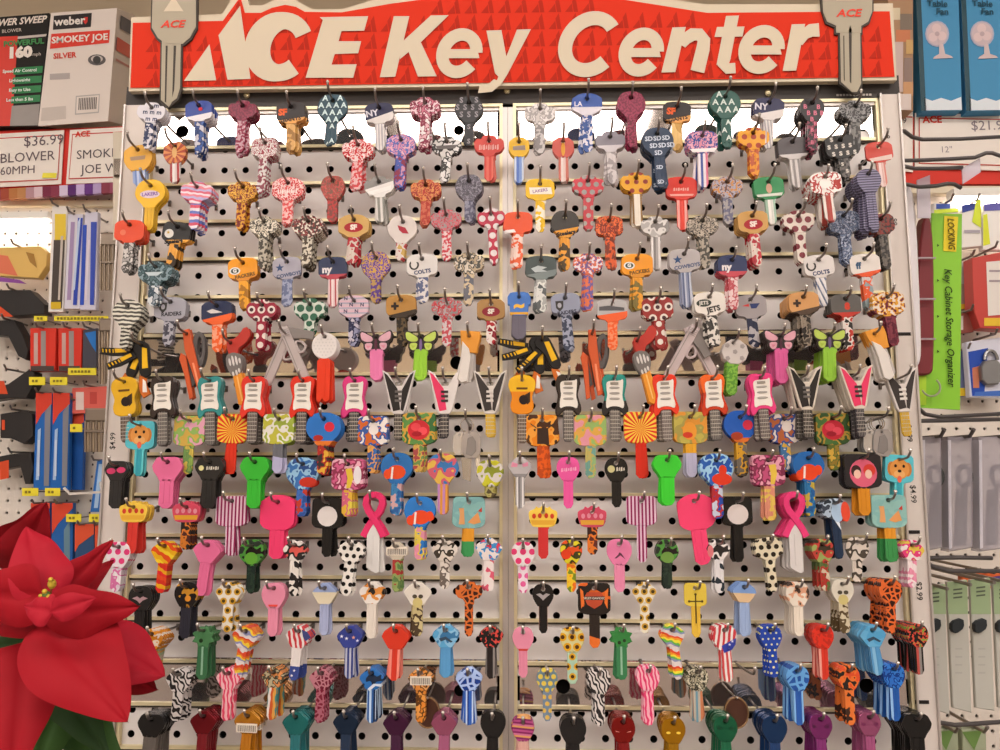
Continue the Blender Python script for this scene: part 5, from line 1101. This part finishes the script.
pack('blade_pack', 'tall white edged saw blade pack, dark with yellow tag', 'blade pack', [(52, 206), (68, 206), (63, 312), (48, 312)], DG, 'e8e2dc', [(box4(55, 214, 66, 240), 'e8c838'), ([(54, 240), (65, 240), (62, 308), (51, 308)], '4c423c'), ([(61, 236), (63.5, 236), (60, 300), (58, 300)], 'c8bcb0'), (box4(51, 302, 61, 309), 'd8b428')])
pack('blade_pack', 'blue and white hanging blade pack next to the dark one', 'blade pack', [(68, 214), (83, 214), (80, 309), (64, 309)], DG+.004, 'dcd8e4', [([(71, 222), (75, 222), (71, 300), (67, 300)], 'a890b8'), ([(78, 218), (83, 218), (77, 305), (73, 305)], '3048b0'), ([(78, 222), (81, 216), (75, 290), (73, 290)], 'c4d4ec')])
pack('blade_pack', 'bright blue hanging blade pack beside the bronze combs', 'blade pack', [(85, 212), (98, 212), (96, 310), (80, 310)], DG+.008, 'd8d4e4', [([(83, 225), (87, 225), (84, 305), (80, 305)], '2c50c0'), ([(91, 222), (97, 222), (94, 305), (90, 305)], '3850b8'), ([(88, 240), (90, 240), (87, 300), (84.5, 300)], 'e8e0ec')])
def tagc(x0, y0, x1, y1, label, d=DG+.012):
    m = MB(); slab(m, box4(x0, y0, x1, y1), d, .002, mat('s:f0e040', .5)); ym = (y0+y1)/2; [quad(m, box4(x0+3+i*3.4, ym-1.2, x0+5.4+i*3.4, ym+1.2), d+.0004, mat('s:8c7c28')) for i in range(max(1, int((x1-x0-6)/3.4)))]; p = U((x0+x1)/2, (y0+y1)/2, d)
    m.tube([(p.x, -DL, p.z), (p.x, -d+.002, p.z)], .0015, WIRE, 6)
    o = m.build('price_tag'); tag(o, label, 'price tag')
tagc(34, 316, 47, 321, 'yellow shelf tag above the red screwdriver packs'); tagc(54, 316, 108, 321, 'long yellow tag strip under the blue blade packs')
for x0, x1, lb in ((30, 56, 'red tool pack under the long yellow tag, beside the black saw'), (58, 82, 'red tool pack between its twin and the blue one')):
    pack('tool_pack', lb, 'tool pack', [(x0, 328), (x1, 328), (x1-1, 370), (x0, 371)], DG, 'dc3c2c', [(box4(x0+4, 333, x0+8, 364), 'c8a49c'), (box4(x0+11, 331, x0+16, 366), '9c908c'), (box4(x0+1, 366, x1-2, 371), '4c403c')], .03)
pack('tool_pack', 'dark pack with blue corner beside the bronze comb', 'tool pack', [(83, 330), (97, 328), (96, 368), (82, 369)], DG, '4c4a54', [([(85, 333), (96, 331), (96, 352), (92, 346)], '2c78c8')], .02)
tagc(68, 368, 96, 375, 'yellow tag below the dark blue cornered pack'); tagc(29, 377, 45, 385, 'yellow tag nearest the black saw handle'); tagc(50, 377, 67, 385, 'yellow tag between the red packs and blade packs')
for x0, x1, lb in ((36, 52, 'red topped blue blade pack farthest from the key board'), (53, 70, 'red topped blue blade pack between two others')):
    pack('blade_pack', lb, 'blade pack', [(x0, 393), (x1, 393), (x1-2, 490), (x0-3, 490)], DG, '2868b8', [([(x0, 393), (x1, 393), (x1, 404), (x0+6, 414), (x0, 425)], 'd84430'), ([(x1-7, 412), (x1-1, 404), (x1-3, 486), (x1-8, 486)], '84848c'), ([(x0+2, 430), (x0+5, 428), (x0+3, 480), (x0, 480)], 'a8c4e4'), ([(x0+2, 440), (x0+4, 440), (x0+3.5, 476), (x0+1.5, 476)], 'c8d8ec')])
pack('blade_pack', 'narrow blue blade pack behind the yellow tag', 'blade pack', [(72, 400), (84, 400), (82, 490), (71, 490)], DG-.022, '2458a4', [([(71, 400), (84, 400), (84, 422), (72, 430)], 'd44c38')])
tagc(70, 424, 82, 432, 'yellow tag on the narrow blue blade pack'); tagc(22, 488, 38, 496, 'yellow tag under the outer blue blade pack'); tagc(45, 488, 60, 496, 'yellow tag under the middle blue blade pack')
pack('tool_pack', 'coral red packs of small bits above the bronze comb', 'tool pack', [(72, 388), (110, 386), (108, 412), (70, 414)], DG-.01, 'e0685c', [(box4(76, 392, 84, 410), 'e8d0c8'), (box4(90, 392, 97, 404), 'c84c44')])
pack('blade_pack', 'slim blue blade card hanging lowest beside the board', 'blade pack', [(97, 460), (106, 460), (102, 512), (90, 512)], DG, '3474c4', [([(99, 464), (103, 464), (98, 508), (94, 508)], 'a8c8e8')])
for a, lb in (((66, 514, 81, 522), 'yellow tag over the lowest orange packs'), ((89, 514, 103, 522), 'yellow tag under the slim blue card')): tagc(*a, lb)
for x0, x1, lb in ((31, 50, 'orange and blue blade pack rising behind the poinsettia'), (52, 73, 'orange and blue blade pack with silver strip above the poinsettia')):
    pack('blade_pack', lb, 'blade pack', [(x0, 503), (x1, 503), (x1-1, 600), (x0-2, 600)], DG, '2c64ac', [([(x0, 503), (x1, 503), (x1, 508), (x0+6, 524), (x0, 534)], 'dc4c34'), ([(x1-9, 530), (x1-3, 520), (x1-3, 600), (x1-9, 600)], '6c8c9c')])
for x0, x1, lb in ((75, 94, 'short orange pack behind the poinsettia tip'), (95, 106, 'narrow orange pack beside the board edge')):
    pack('blade_pack', lb, 'blade pack', [(x0, 524), (x1, 524), (x1, 600), (x0, 600)], DG, '34547c', [([(x0, 524), (x1, 524), (x1, 534), (x0+4, 545), (x0, 552)], 'e05838')])
# bronze combs: racks of hooks seen end on
BRZ = mat('s:8c7c6c', .35, .4); BRZ2 = mat('s:b8a48c', .4, .3)
def comb(label, x0, y0, x1, y1, n, d=DL+.13):
    e = thing('hook_rack', label, 'rack', (x0+x1)/2, y0, d); m = MB(); slab(m, box4(x0, y0, x1, y0+14), d, .05, BRZ, .004); part(e, m, 'curled_top')
    m = MB()
    for i in range(n):
        x = x0+1+(x1-x0-2)*i/(n-1); slab(m, box4(x-.8, y0+13, x+.8, y1), d-.004*(i % 2), .004, BRZ2 if i % 2 else BRZ)
    slab(m, box4(x0, (y0+y1)/2, x1, (y0+y1)/2+2), d+.002, .03, BRZ); part(e, m, 'tine')
    m = MB(); p = U((x0+x1)/2, y0+6, d); m.tube([(p.x, -DL, p.z), (p.x, -d+.03, p.z)], .003, WIRE, 6); part(e, m, 'bracket')
comb('upper bronze comb of stacked hook strips beside the board', 99, 232, 118, 290, 9)
comb('tall bronze comb of stacked strips below the upper one', 98, 318, 114, 384, 6)
comb('lowest bronze comb of strips over the slim blue card', 84, 408, 108, 452, 9)
m = MB(); slab(m, box4(113, 132, 126, 240), DL+.2, .05, mat('s:d8ccb8', .5)); e = thing('upright_bracket', 'cream upright bracket with dark mirror slot beside the board', 'bracket', 118, 240, DL+.2); part(e, m, 'upright')
m = MB(); slab(m, box4(113, 158, 126, 176), DL+.207, .03, mat('s:7c7064', .15, .8), .003); part(e, m, 'mirror_clip')
m = MB(); p = U(119, 205, DL+.2); m.box((p.x-.01, -DL-.15, p.z-.01), (p.x+.01, -DL+.01, p.z+.01), mat('s:d8ccb8', .5)); part(e, m, 'arm')
pack('tape_tool', 'yellow and orange curved hand tool on a purple card', 'hand tool', [(-20, 248), (40, 246), (47, 252), (46, 266), (38, 278), (0, 276), (-20, 272)], DG, 'e0b868', [([(-20, 252), (8, 256), (18, 276), (-20, 270)], 'e07858'), ([(-20, 274), (20, 280), (27, 284), (-20, 280)], '8c4c9c'), ([(26, 252), (34, 254), (37, 268), (30, 262)], 'a87c38')], .02)
def saw(label, pts, red, d):
    pack('hand_saw', label, 'saw', pts, d, '34302e', [(red, 'd8502c')], .03)
saw('black handled saw with orange corner under the yellow tool', [(-20, 290), (30, 290), (44, 304), (44, 314), (10, 316), (-20, 312)], [(-20, 303), (-4, 303), (14, 317), (-20, 316)], DG)
saw('black handle hanging above the long curved one', [(-20, 321), (14, 320), (22, 334), (28, 350), (26, 360), (18, 356), (8, 336), (-20, 334)], [(-20, 330), (-8, 330), (-8, 334), (-20, 334)], DG)
saw('long curved black handle with two rivets', [(8, 384), (28, 370), (34, 372), (34, 384), (26, 398), (8, 398), (-20, 402), (-20, 392)], [(-20, 380), (4, 381), (8, 394), (-20, 394)], DG)
saw('dark saw grip with pale trigger guard', [(0, 414), (26, 410), (32, 414), (33, 436), (24, 444), (10, 438), (0, 438)], [(2, 420), (5, 420), (5, 430), (2, 430)], DG)
saw('dark saw grip lowest of the four, above the leaf', [(12, 454), (30, 452), (33, 470), (30, 484), (25, 484), (20, 466), (0, 470), (-20, 460)], [(0, 462), (9, 460), (9, 478), (0, 480)], DG)
m = MB(); p = [(64, 488), (70, 494), (102, 492)]; m.tube([(U(98, 470, DL).x, -DL, U(98, 470, DL).z)]+[(U(x, y, DL+.1).x, -DL-.1, U(x, y, DL+.1).z) for x, y in p[::-1]], .003, mat('s:e0d8d0', .3), 6)
tag(m.build('wall_hook'), 'bent white wall hook holding nothing above the poinsettia', 'hook')
# --- tube lights under the upper shelves
for lb, px, py, d, wd in (('thin white tube light under the shelf with the grill box', 5, 225, DL+.05, .10), ('thin white tube light under the shelf with the fan boxes', 1000, 203, DR+.04, .09)):
    p = U(px, py, d); p.z -= .02; e = empty('shelf_light', (p.x, p.y, p.z+.03)); tag(e, lb, 'shelf light')
    m = MB(); m.box((p.x-wd, p.y-.014, p.z+.03), (p.x+wd, p.y+.014, p.z+.045), mat('s:e8e4dc')); part(e, m, 'housing')
    m = MB(); m.tube([(p.x-wd+.01, p.y, p.z+.02), (p.x+wd-.01, p.y, p.z+.02)], .009, mat('s:fff2e8', .5, 0, 15.0), 10); part(e, m, 'tube')
# ------------------------------------------------------------------ right hand goods
e = thing('shelf', 'red edged shelf carrying the two blue fan boxes', 'shelf', 960, 182, DR+.04)
m = MB(); q = SP([(885, 113.5), (1020, 113.5)], DR+.06); m.box((q[0][0], -DR-.028, q[0][1]-.012), (q[1][0], -DR+.3, q[0][1]-.003), mat('s:e0d8d0', .5)); part(e, m, 'shelf_board')
m = MB(); slab(m, box4(890, 117, 1020, 184), DR+.03, .02, mat('s:d43c30', .4)); part(e, m, 'red_front')
m = MB(); slab(m, box4(890, 186, 1020, 193), DR+.03, .02, mat('s:d8ccb4', .4)); part(e, m, 'lower_rail')
card([(915, 113), (1018, 115), (1018, 171), (915, 168)], DR+.035, 'handwritten white price card under the fan boxes showing $21.99', [('ACE', 932, 120, 10, 'e04434', 0, .03), ('$21.99', 990, 126, 14, '8c8084', 0), ('12"', 946, 150, 9, '9c9094', 0)])
card([(893, 111), (913, 112), (913, 172), (893, 170)], DR+.035, 'narrow price card with 99 beside the board edge', [('99', 902, 121, 9, '5a5054', 0)])
for x0, lb in ((917, 'blue table fan carton nearer the key board'), (962, 'blue table fan carton farther from the key board')):
    d = DR+.06; e = thing('fan_box', lb, 'box', x0+20, 112, d); m = MB(); x1 = x0+41
    slab(m, [(x0-1, -20), (x1, -20), (x1+4, 110), (x0+6, 111)], d, .2, mat('s:4c94c0', .4)); part(e, m, 'carton')
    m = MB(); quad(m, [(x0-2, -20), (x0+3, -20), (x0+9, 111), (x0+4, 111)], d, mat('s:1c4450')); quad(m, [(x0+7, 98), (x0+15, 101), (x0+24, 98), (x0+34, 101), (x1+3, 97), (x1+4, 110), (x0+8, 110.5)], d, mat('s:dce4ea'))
    words(m, 'Table', x0+20, 4, d+.001, 9, '2c5468', -3, .03); words(m, 'Fan', x0+25, 12, d+.001, 9, '2c5468', -3, .03)
    eq(m, x0+20, 34, 12, 13, d+.0004, 'b0b0c4'); eq(m, x0+20, 34, 10.5, 11.5, d+.0007, 'ccb8bc')
    for a in (0.4, 2.5, 4.6): eq(m, x0+20+5*math.cos(a), 34+5.4*math.sin(a), 4.6, 4.6, d+.001, 'dcc4c4')
    eq(m, x0+20, 34, 2.4, 2.4, d+.0013, 'c0a8ac'); quad(m, [(x0+22, 44), (x0+26, 44), (x0+28, 54), (x0+34, 56), (x0+36, 58), (x0+16, 59), (x0+17, 57), (x0+22, 54)], d+.0009, mat('s:d0bcbc')); part(e, m, 'front_print')
e = thing('carton', 'brown and orange carton squeezed between sign and fan boxes', 'box', 905, 110, DR+.07); d = DR+.07
m = MB(); slab(m, box4(888, -20, 913, 111), d, .18, mat('s:b08c6c', .5)); part(e, m, 'carton_body')
m = MB()
for x, y, w_, h_, c in ((890, 8, 10, 12, 'd8c8a8'), (900, 14, 12, 16, '7c6c5c'), (896, 30, 14, 12, 'c8784c'), (906, 40, 7, 14, 'c8a060'), (894, 42, 9, 50, 'c8b0a8'), (904, 58, 8, 24, '8c7468'), (903, 82, 10, 14, 'c89464'), (889, 94, 22, 16, 'd8c8c0')): quad(m, box4(x, y, x+w_, y+h_), d+.0003*len(m.f), mat('s:'+c))
part(e, m, 'print')
# arms fixed to the board's edge
for lb, pts in (('uppermost dark wire arm in front of the $21 card', [(899, 131), (904, 131), (912, 137), (922, 139.5), (960, 139), (1015, 136)]),
                ('dark wire arm with raised tip, second below the sign', [(899, 160.5), (915, 160.5), (950, 159), (975, 157.5), (986, 153), (992, 153), (1012, 160)]),
                ('short straight dark wire arm third below the sign', [(914, 168.5), (940, 168.5), (962, 167.5)]),
                ('short humped dark wire arm over the green organiser card', [(919, 187), (936, 186), (948, 183.5), (954, 184), (961, 188)]),
                ('upper of two long dark bars under the green card', [(917, 407), (925, 414), (940, 417), (1015, 413)]),
                ('lower of two long dark bars under the green card', [(917, 421), (1015, 419)]),
                ('dark bar below the clear packs, the shorter one', [(925, 558), (960, 557.5), (992, 558)]),
                ('dark bar curving under the clear packs', [(926, 562), (934, 567), (950, 571), (1015, 571)]),
                ('dark bar curving under the green and white cards', [(930, 715), (938, 722), (955, 725), (1015, 721)])):
    m = MB(); d = -.02; P_ = [U(x, y, d-.03*min(1, (x-899)/60)) for x, y in pts]; st = [(.429, .012, P_[0].z)] if pts[0][0] < 930 else []
    if pts[0][1] < 200 or True: P_ = [Vector((.4285, .014, P_[0].z))]+[Vector(p) for p in P_]
    m.tube([tuple(p) for p in P_], .0024, mat('s:5c5654', .35, .4), 8); o = m.build('wire_arm', None, True); tag(o, lb, 'wire arm')
for lb, pts in (('small clear card hanging at the second wire arm tip', [(962, 168), (980, 158), (981, 172), (963, 184)]), ('clear narrow strip hanging beside the board below the wire arms', [(917, 180), (930, 175), (931, 218), (918, 218)])):
    m = MB(); slab(m, pts, -.055, .0015, mat('s:d8d0dc', .2, 0, 0, .6)); tag(m.build('clear_card'), lb, 'card')
# the organiser in its green package
d = -.09; e = thing('key_organizer', 'key cabinet organiser in a lime green card package with a maroon case', 'organiser', 935, 215, d)
m = MB(); slab(m, [(932, 213), (962, 214), (960, 410), (911, 407), (911, 375), (926, 375)], d-.004, .003, mat('s:8cc83c', .35)); part(e, m, 'green_card')
m = MB(); quad(m, [(944, 216), (958, 217), (956, 252), (943, 251)], d-.0035, mat('s:e8d02c')); quad(m, box4(919, 376, 926, 405), d-.0035, mat('s:b0d83c'))
words(m, 'LOCKING', 950.5, 234, d-.003, 9.2, '5c5418', -92, .02, .78, .2); words(m, 'Key Cabinet Storage Organizer', 949, 327, d-.003, 10.2, '2c4418', -92, .015, .92, .2)
for y in (244, 279, 315, 350): quad(m, [(937, y), (939, y+1.5), (937, y+3)], d-.0035, mat('s:2c4418'))
part(e, m, 'lettering')
m = MB(); slab(m, chaikin([(921, 216), (934, 216), (935, 368), (930, 375), (915, 375), (913, 366)], 2), d+.004, .02, mat('s:7c3438', .35), .002); part(e, m, 'maroon_case')
m = MB(); slab(m, chaikin([(902, 185), (916, 185), (923, 350), (920, 366), (909, 369), (906, 360)], 2), d+.03, .016, mat('s:e8e2e4', .3), .003); part(e, m, 'white_tray')
for y in (257, 298, 338): m = MB(); slab(m, box4(917, y, 936, y+1.6), d+.012, .003, mat('s:a8989c')); part(e, m, 'strap')
m = MB(); c = U(931, 387, d+.004)
m.tube([(c.x+.011*math.cos(a), c.y, c.z+.011*math.sin(a)) for a in [math.radians(t) for t in range(-160, 60, 15)]], .0012, mat('s:b8b8a4', .3, .6), 6); part(e, m, 'wire_hook')
# bright blister packs on the peg wall
d = DR+.05
def pk(label, pts, base, prints, dd=0, t=.015): return pack('blister_pack', label, 'blister pack', pts, d+dd, base, prints, t)
pk('white blister pack with blue header beside the green card top', [(962, 205), (981, 203), (982, 246), (962, 248)], 'ece8e0', [([(962, 205), (976, 203), (976, 209), (962, 213)], '3c4ca0'), ([(976, 200), (981, 199), (981, 228), (972, 222)], 'd8e83c'), (box4(964, 230, 980, 233), 'b0a8b0')])
pk('white blister pack with violet header nearest the frame edge', [(983, 204), (1010, 202), (1010, 250), (983, 250)], 'f0ece6', [([(984, 204), (1010, 202), (1010, 210), (984, 211)], '6c68b8'), ([(983, 215), (987, 214), (990, 244), (983, 246)], 'dce438')])
pk('small white pack with blue header over the LOCKING patch', [(934, 203), (958, 203), (958, 222), (934, 222)], 'e4e0dc', [(box4(936, 204, 950, 209), '4058a8'), ([(934, 210), (958, 208), (958, 212), (934, 214)], 'c8dc40')], -.01)
pk('red framed blister pack with white panel and yellow strip', [(972, 258), (1010, 250), (1010, 330), (980, 328), (974, 310)], 'c84c44', [([(986, 262), (1010, 260), (1010, 314), (988, 316)], 'e8e0d8'), (box4(984, 318, 1010, 326), 'e8c038'), (box4(989, 270, 1006, 272), 'a8989c'), (box4(989, 280, 1006, 282), 'a8989c')], .02, .03)
pk('grey and red pack with yellow base beside the green card', [(958, 262), (974, 258), (976, 308), (959, 310)], 'a88c84', [(box4(958, 262, 974, 284), 'b8b0ac'), (box4(959, 304, 976, 309), 'e0b43c')], -.02)
pk('dark red pack hanging behind the green card', [(957, 314), (972, 312), (974, 332), (958, 334)], '8c4c44', [(box4(960, 316, 963, 330), 'c8b8b0')])
e = pk('blue and white pack holding a grey padlock', [(966, 342), (1010, 336), (1010, 398), (970, 397)], 'd8d8e4', [([(968, 352), (988, 348), (984, 396), (972, 396)], '2c50b0'), ([(975, 392), (1010, 390), (1010, 396), (974, 396)], '4870c0'), ([(972, 368), (979, 366), (979, 388), (973, 388)], 'c87c60')])
m = MB(); pd = d+.012; slab(m, chaikin([(981, 361), (1002, 359), (1003, 384), (983, 385)], 1), pd, .016, mat('s:8c8a88', .3, .5), .002); part(e, m, 'padlock_body')
m = MB(); c0 = U(991, 360, pd-.006); m.tube([(c0.x+.011*math.cos(a), c0.y, c0.z+.017*math.sin(a)) for a in [math.radians(t) for t in range(0, 181, 15)]], .0032, mat('s:9c9c9c', .25, .7), 8); part(e, m, 'shackle')
pk('small blue pack with yellow base beside the padlock', [(957, 352), (967, 350), (968, 396), (958, 396)], '6c7498', [(box4(957, 388, 968, 396), 'e8c838')], -.02)
for i, (x0, x1) in enumerate(((921, 944), (947, 975), (978, 1012))):
    lb = ('clear hanging pack with a dark ring, next to the board', 'clear hanging pack with a dark ring, between two others', 'clear hanging pack with a dark ring, at the frame edge')[i]
    dd = -.13; e = thing('clear_pack', lb, 'clear pack', (x0+x1)/2, 438, dd)
    m = MB(); slab(m, [(x0+1, 437), (x1-2, 436), (x1-1, 548), (x0+2, 552)], dd, .022, mat('s:b4acb4', .18, 0, 0, .55), .002); part(e, m, 'clear_shell')
    m = MB(); c0 = U((x0+x1)/2+3, 476, dd-.006); m.tube([(c0.x+.008*math.cos(a), c0.y, c0.z+.012*math.sin(a)) for a in [math.radians(t) for t in range(0, 361, 24)]], .0032, mat('s:4c4e4c', .4), 8); part(e, m, 'ring')
    m = MB(); slab(m, [(x0+12, 490), (x0+21, 488), (x0+20, 545), (x0+9, 546)], dd-.008, .008, mat('s:6c6e68', .4), .001); part(e, m, 'tool')
    m = MB(); slab(m, [(x0+1, 440), (x0+4, 440), (x0+5, 548), (x0+2, 549)], dd+.002, .02, mat('s:d8d4dc', .2, 0, 0, .8)); part(e, m, 'fold')
    m = MB(); p = U((x0+x1)/2, 437, dd-.01); m.tube([(p.x, -DR, p.z), (p.x, p.y-.02, p.z), (p.x, p.y-.03, p.z+.008)], .0025, mat('s:5c5654', .35, .4), 6); part(e, m, 'hanger_hook')
for i, (x0, x1, y0) in enumerate(((924, 945, 586), (947, 967, 582), (970, 990, 580), (993, 1014, 582))):
    lb = ('green and white card of a black clip, touching the board', 'green and white clip card, second from the board', 'green and white clip card, third from the board', 'green and white clip card at the frame edge')[i]
    dd = -.12; e = thing('clip_card', lb, 'clip card', (x0+x1)/2, y0, dd)
    m = MB(); slab(m, [(x0, y0), (x1, y0-2), (x1+5, 715-i*2), (x0+6, 708)], dd-.004*i, .006, mat('s:bcbab0', .3), .001); part(e, m, 'card')
    m = MB(); d2 = dd-.004*i; quad(m, [(x0, y0), (x1, y0-2), (x1+.8, 614), (x0+1, 614)], d2, mat('s:9cb088')); 
    for k_ in range(3): quad(m, [(x0+6, y0+7+k_*4), (x0+15, y0+6+k_*4), (x0+15, y0+7.6+k_*4), (x0+6, y0+8.6+k_*4)], d2+.0004, mat('s:5c6454'))
    for k_ in range(4): quad(m, box4(x0+8, 648+k_*8, x0+15, 649.4+k_*8), d2+.0004, mat('s:b0aeA6'))
    part(e, m, 'print')
    m = MB(); slab(m, chaikin([(x0+5, 622), (x0+17, 618), (x0+18, 628), (x0+10, 634), (x0+5, 632)], 1), d2+.006, .008, mat('s:34383a', .4), .001); part(e, m, 'clip')
    m = MB(); p = U((x0+x1)/2, y0+1, dd); m.tube([(p.x, -DR, p.z+.002), (p.x, p.y-.03, p.z+.002)], .0022, WIRE, 6); part(e, m, 'hanger_hook')
pack('blister_pack', 'orange and blue pack glimpsed above the green clip cards', 'blister pack', [(962, 574), (1010, 572), (1010, 590), (962, 586)], -.26, 'e06c3c', [([(985, 578), (1010, 574), (1010, 584), (985, 586)], '5c4c8c')])
for i, (x0, lb) in enumerate(((934, 'green pack below the lowest bar, next to the board'), (962, 'green pack below the lowest bar, farther right'))):
    pack('blister_pack', lb.replace('farther right', 'away from the board'), 'blister pack', [(x0, 730), (x0+24, 728), (x0+26, 790), (x0+2, 790)], -.14, 'a0a88c', [([(x0, 732), (x0+20, 730), (x0+12, 750)], '6c8c4c')])

# ------------------------------------------------------------------ the poinsettia in front of the board
flower = tag(empty('poinsettia', U(40, 760, .30)), 'red poinsettia in bloom standing in front of the key board', 'plant')
REDB = [mat('s:9c1420', .6), mat('s:800c16', .6), mat('s:a81c2c', .6)]; GRN = mat('s:2c4424', .5); GRN2 = mat('s:3c5c2c', .5)  # the second, darker red puts shade into the rear bracts' colour
def leafp(name, base, tip, wpx, db, dt, bend, m_, roll=0, shape=.45, wave=1.0):
    """a thin leaf from base to tip (pixels, with their depths): pointed oval, folded along the midrib, arched"""
    a, b_ = U(base[0], base[1], db), U(tip[0], tip[1], dt); ax = b_-a; L_ = ax.length; ax.normalize()
    n_ = (CAM-(a+b_)/2).normalized(); sd_ = ax.cross(n_).normalized(); n_ = sd_.cross(ax).normalized()
    if roll: 
        q = Matrix.Rotation(math.radians(roll), 3, ax); sd_ = q @ sd_; n_ = q @ n_
    W2 = wpx*S(base[0], base[1], db)/2; mb = MB(); NU, NV = 22, 12; v = []; r = random.Random(int(base[0]*7+tip[1]))
    ph = r.uniform(0, 6)
    for i in range(NU+1):
        u = i/NU; w_ = W2*(math.sin(PI*min(1, u**shape*1.0))**.75 if 0 < u < 1 else 0)*(1-.25*u); w_ = max(w_, W2*.03*(1-u))
        for j in range(NV+1):
            t = j/NV*2-1; ed = wave*.06*W2*math.sin(u*14+ph+(t > 0)*1.3)*abs(t)
            vein = .018*W2*math.cos((u*9-abs(t)*1.4)*2*PI/1.0)*(1-abs(t))*min(1, abs(t)*5)
            z = bend*L_*math.sin(PI*u)-.20*w_*(1-abs(t))**2 + .22*w_*(1-t*t)+ed+vein-.04*W2*math.exp(-(t*8)**2)
            v.append(a+ax*(u*L_)+sd_*(t*w_+ed*.4)+n_*z)
    f = [(i*(NV+1)+j, i*(NV+1)+j+1, (i+1)*(NV+1)+j+1, (i+1)*(NV+1)+j) for i in range(NU) for j in range(NV)]
    off = len(v); v2 = [p-n_*.0006 for p in v]; f += [(x+off, w2+off, z_+off, y+off) for x, y, z_, w2 in f]
    mb.add(v+v2, f, m_); return part(flower, mb, name) if name else None
def _p(name, *a, **kw):
    o = leafp(name, *a, **kw)
    for pl in o.data.polygons: pl.use_smooth = True
    return o
CEN = (46, 602)
_p('bract', (20, 580), (46, 503), 74, .22, .25, .05, REDB[1], roll=-25)
_p('bract', (8, 560), (44, 504), 60, .21, .24, .02, REDB[1], roll=10)
_p('bract', (48, 600), (26, 526), 62, .28, .26, .08, REDB[2], shape=.6)
_p('bract', (54, 596), (113, 540), 40, .27, .24, .05, REDB[0], roll=20)
_p('bract', (56, 606), (114, 560), 44, .25, .21, .03, REDB[1], roll=-30)
_p('bract', (44, 612), (140, 606), 58, .285, .27, .10, REDB[0], roll=15, shape=.7)
_p('bract', (42, 596), (-36, 590), 66, .285, .27, .10, REDB[0], roll=-12)
_p('bract', (42, 612), (-30, 628), 46, .27, .25, .03, REDB[0])
_p('bract', (44, 618), (128, 722), 100, .27, .30, .06, REDB[0], shape=.72, wave=.5)
_p('bract', (80, 640), (164, 676), 76, .22, .23, .04, REDB[2], roll=-15, shape=.8)
_p('bract', (90, 650), (158, 690), 60, .19, .20, .02, REDB[1], roll=20, shape=.7)
_p('bract', (30, 640), (10, 800), 76, .25, .29, .05, REDB[0], roll=10)
_p('bract', (50, 612), (96, 598), 30, .31, .305, .10, REDB[2], shape=.8)
_p('bract', (52, 612), (24, 606), 34, .31, .305, .10, REDB[2])
for bs, tp, w_, d1_, d2_, mm in (((36, 640), (-20, 650), 34, .22, .22, GRN), ((40, 640), (78, 700), 40, .2, .2, GRN), ((44, 660), (110, 760), 60, .18, .2, GRN), ((60, 690), (30, 790), 60, .17, .19, GRN2), ((60, 680), (120, 700), 44, .15, .16, GRN),
                                  ((64, 700), (130, 790), 56, .14, .15, GRN2), ((36, 650), (60, 760), 50, .16, .17, GRN), ((30, 630), (54, 690), 36, .19, .2, GRN2)):
    _p('green_leaf', bs, tp, w_, d1_, d2_, .05, mm)
m = MB(); a = U(46, 608, .29); b_ = U(40, 700, .18); c_ = U(40, 860, .18)
m.tube([tuple(a), tuple((a+b_)/2+Vector((0, .01, 0))), tuple(b_), tuple(c_)], [.0018, .0022, .003, .004], GRN2, 8); part(flower, m, 'stem')
for px, py, r_ in ((46, 596, .0032), (42, 600, .0028), (50, 601, .003), (45, 604, .0026), (52, 584, .003)):
    p = U(px, py, .305); m = MB(); m.ball(tuple(p), r_, mat('s:5c7034' if r_ != .003 else 's:b89c34', .4), 10, (1, 1, 1.2)); m.ball((p.x, p.y-.002, p.z+r_*1.1), r_*.6, mat('s:c8a83c', .4), 8)
    if py < 590: q = U(50, 598, .30); m.tube([tuple(p), tuple(q)], .0007, mat('s:9c5c34'), 6)
    part(flower, m, 'yellow_floret')
p = U(60, 860, .17); m = MB(); m.tube([(p.x, p.y, 1.0-.30), (p.x, p.y, 1.0-.12)], [.06, .075], mat('s:7c3428', .6), 20); m.name = 0; part(flower, m, 'pot')

for px, lb in ((428, 'round reddish brown fob hanging low in the panel on the poinsettia side'), (736, 'round reddish brown fob hanging low in the panel on the green sign side')):
    p = U(px, 712, .03); e = empty('round_fob', tuple(p)); tag(e, lb, 'fob')
    m = MB(); r_ = .0125; m.prism([ell(p.x, p.z, r_, r_*1.25, 28)], .004, mat('s:5c3c30', .25, .5), p.y, .001); part(e, m, 'disc')
    m = MB(); m.prism([ell(p.x, p.z, r_, r_*1.25, 28), ell(p.x, p.z, r_*.88, r_*1.12, 28)[::-1]], .0014, mat('s:b8946c', .25, .7), p.y-.0024, .0003); part(e, m, 'rim')
    m = MB(); m.tube([(p.x, 0, p.z+r_*1.1), (p.x, p.y-.004, p.z+r_*1.15), (p.x, p.y-.008, p.z+r_*1.3)], .001, WIRE, 6); part(e, m, 'hanging_wire')
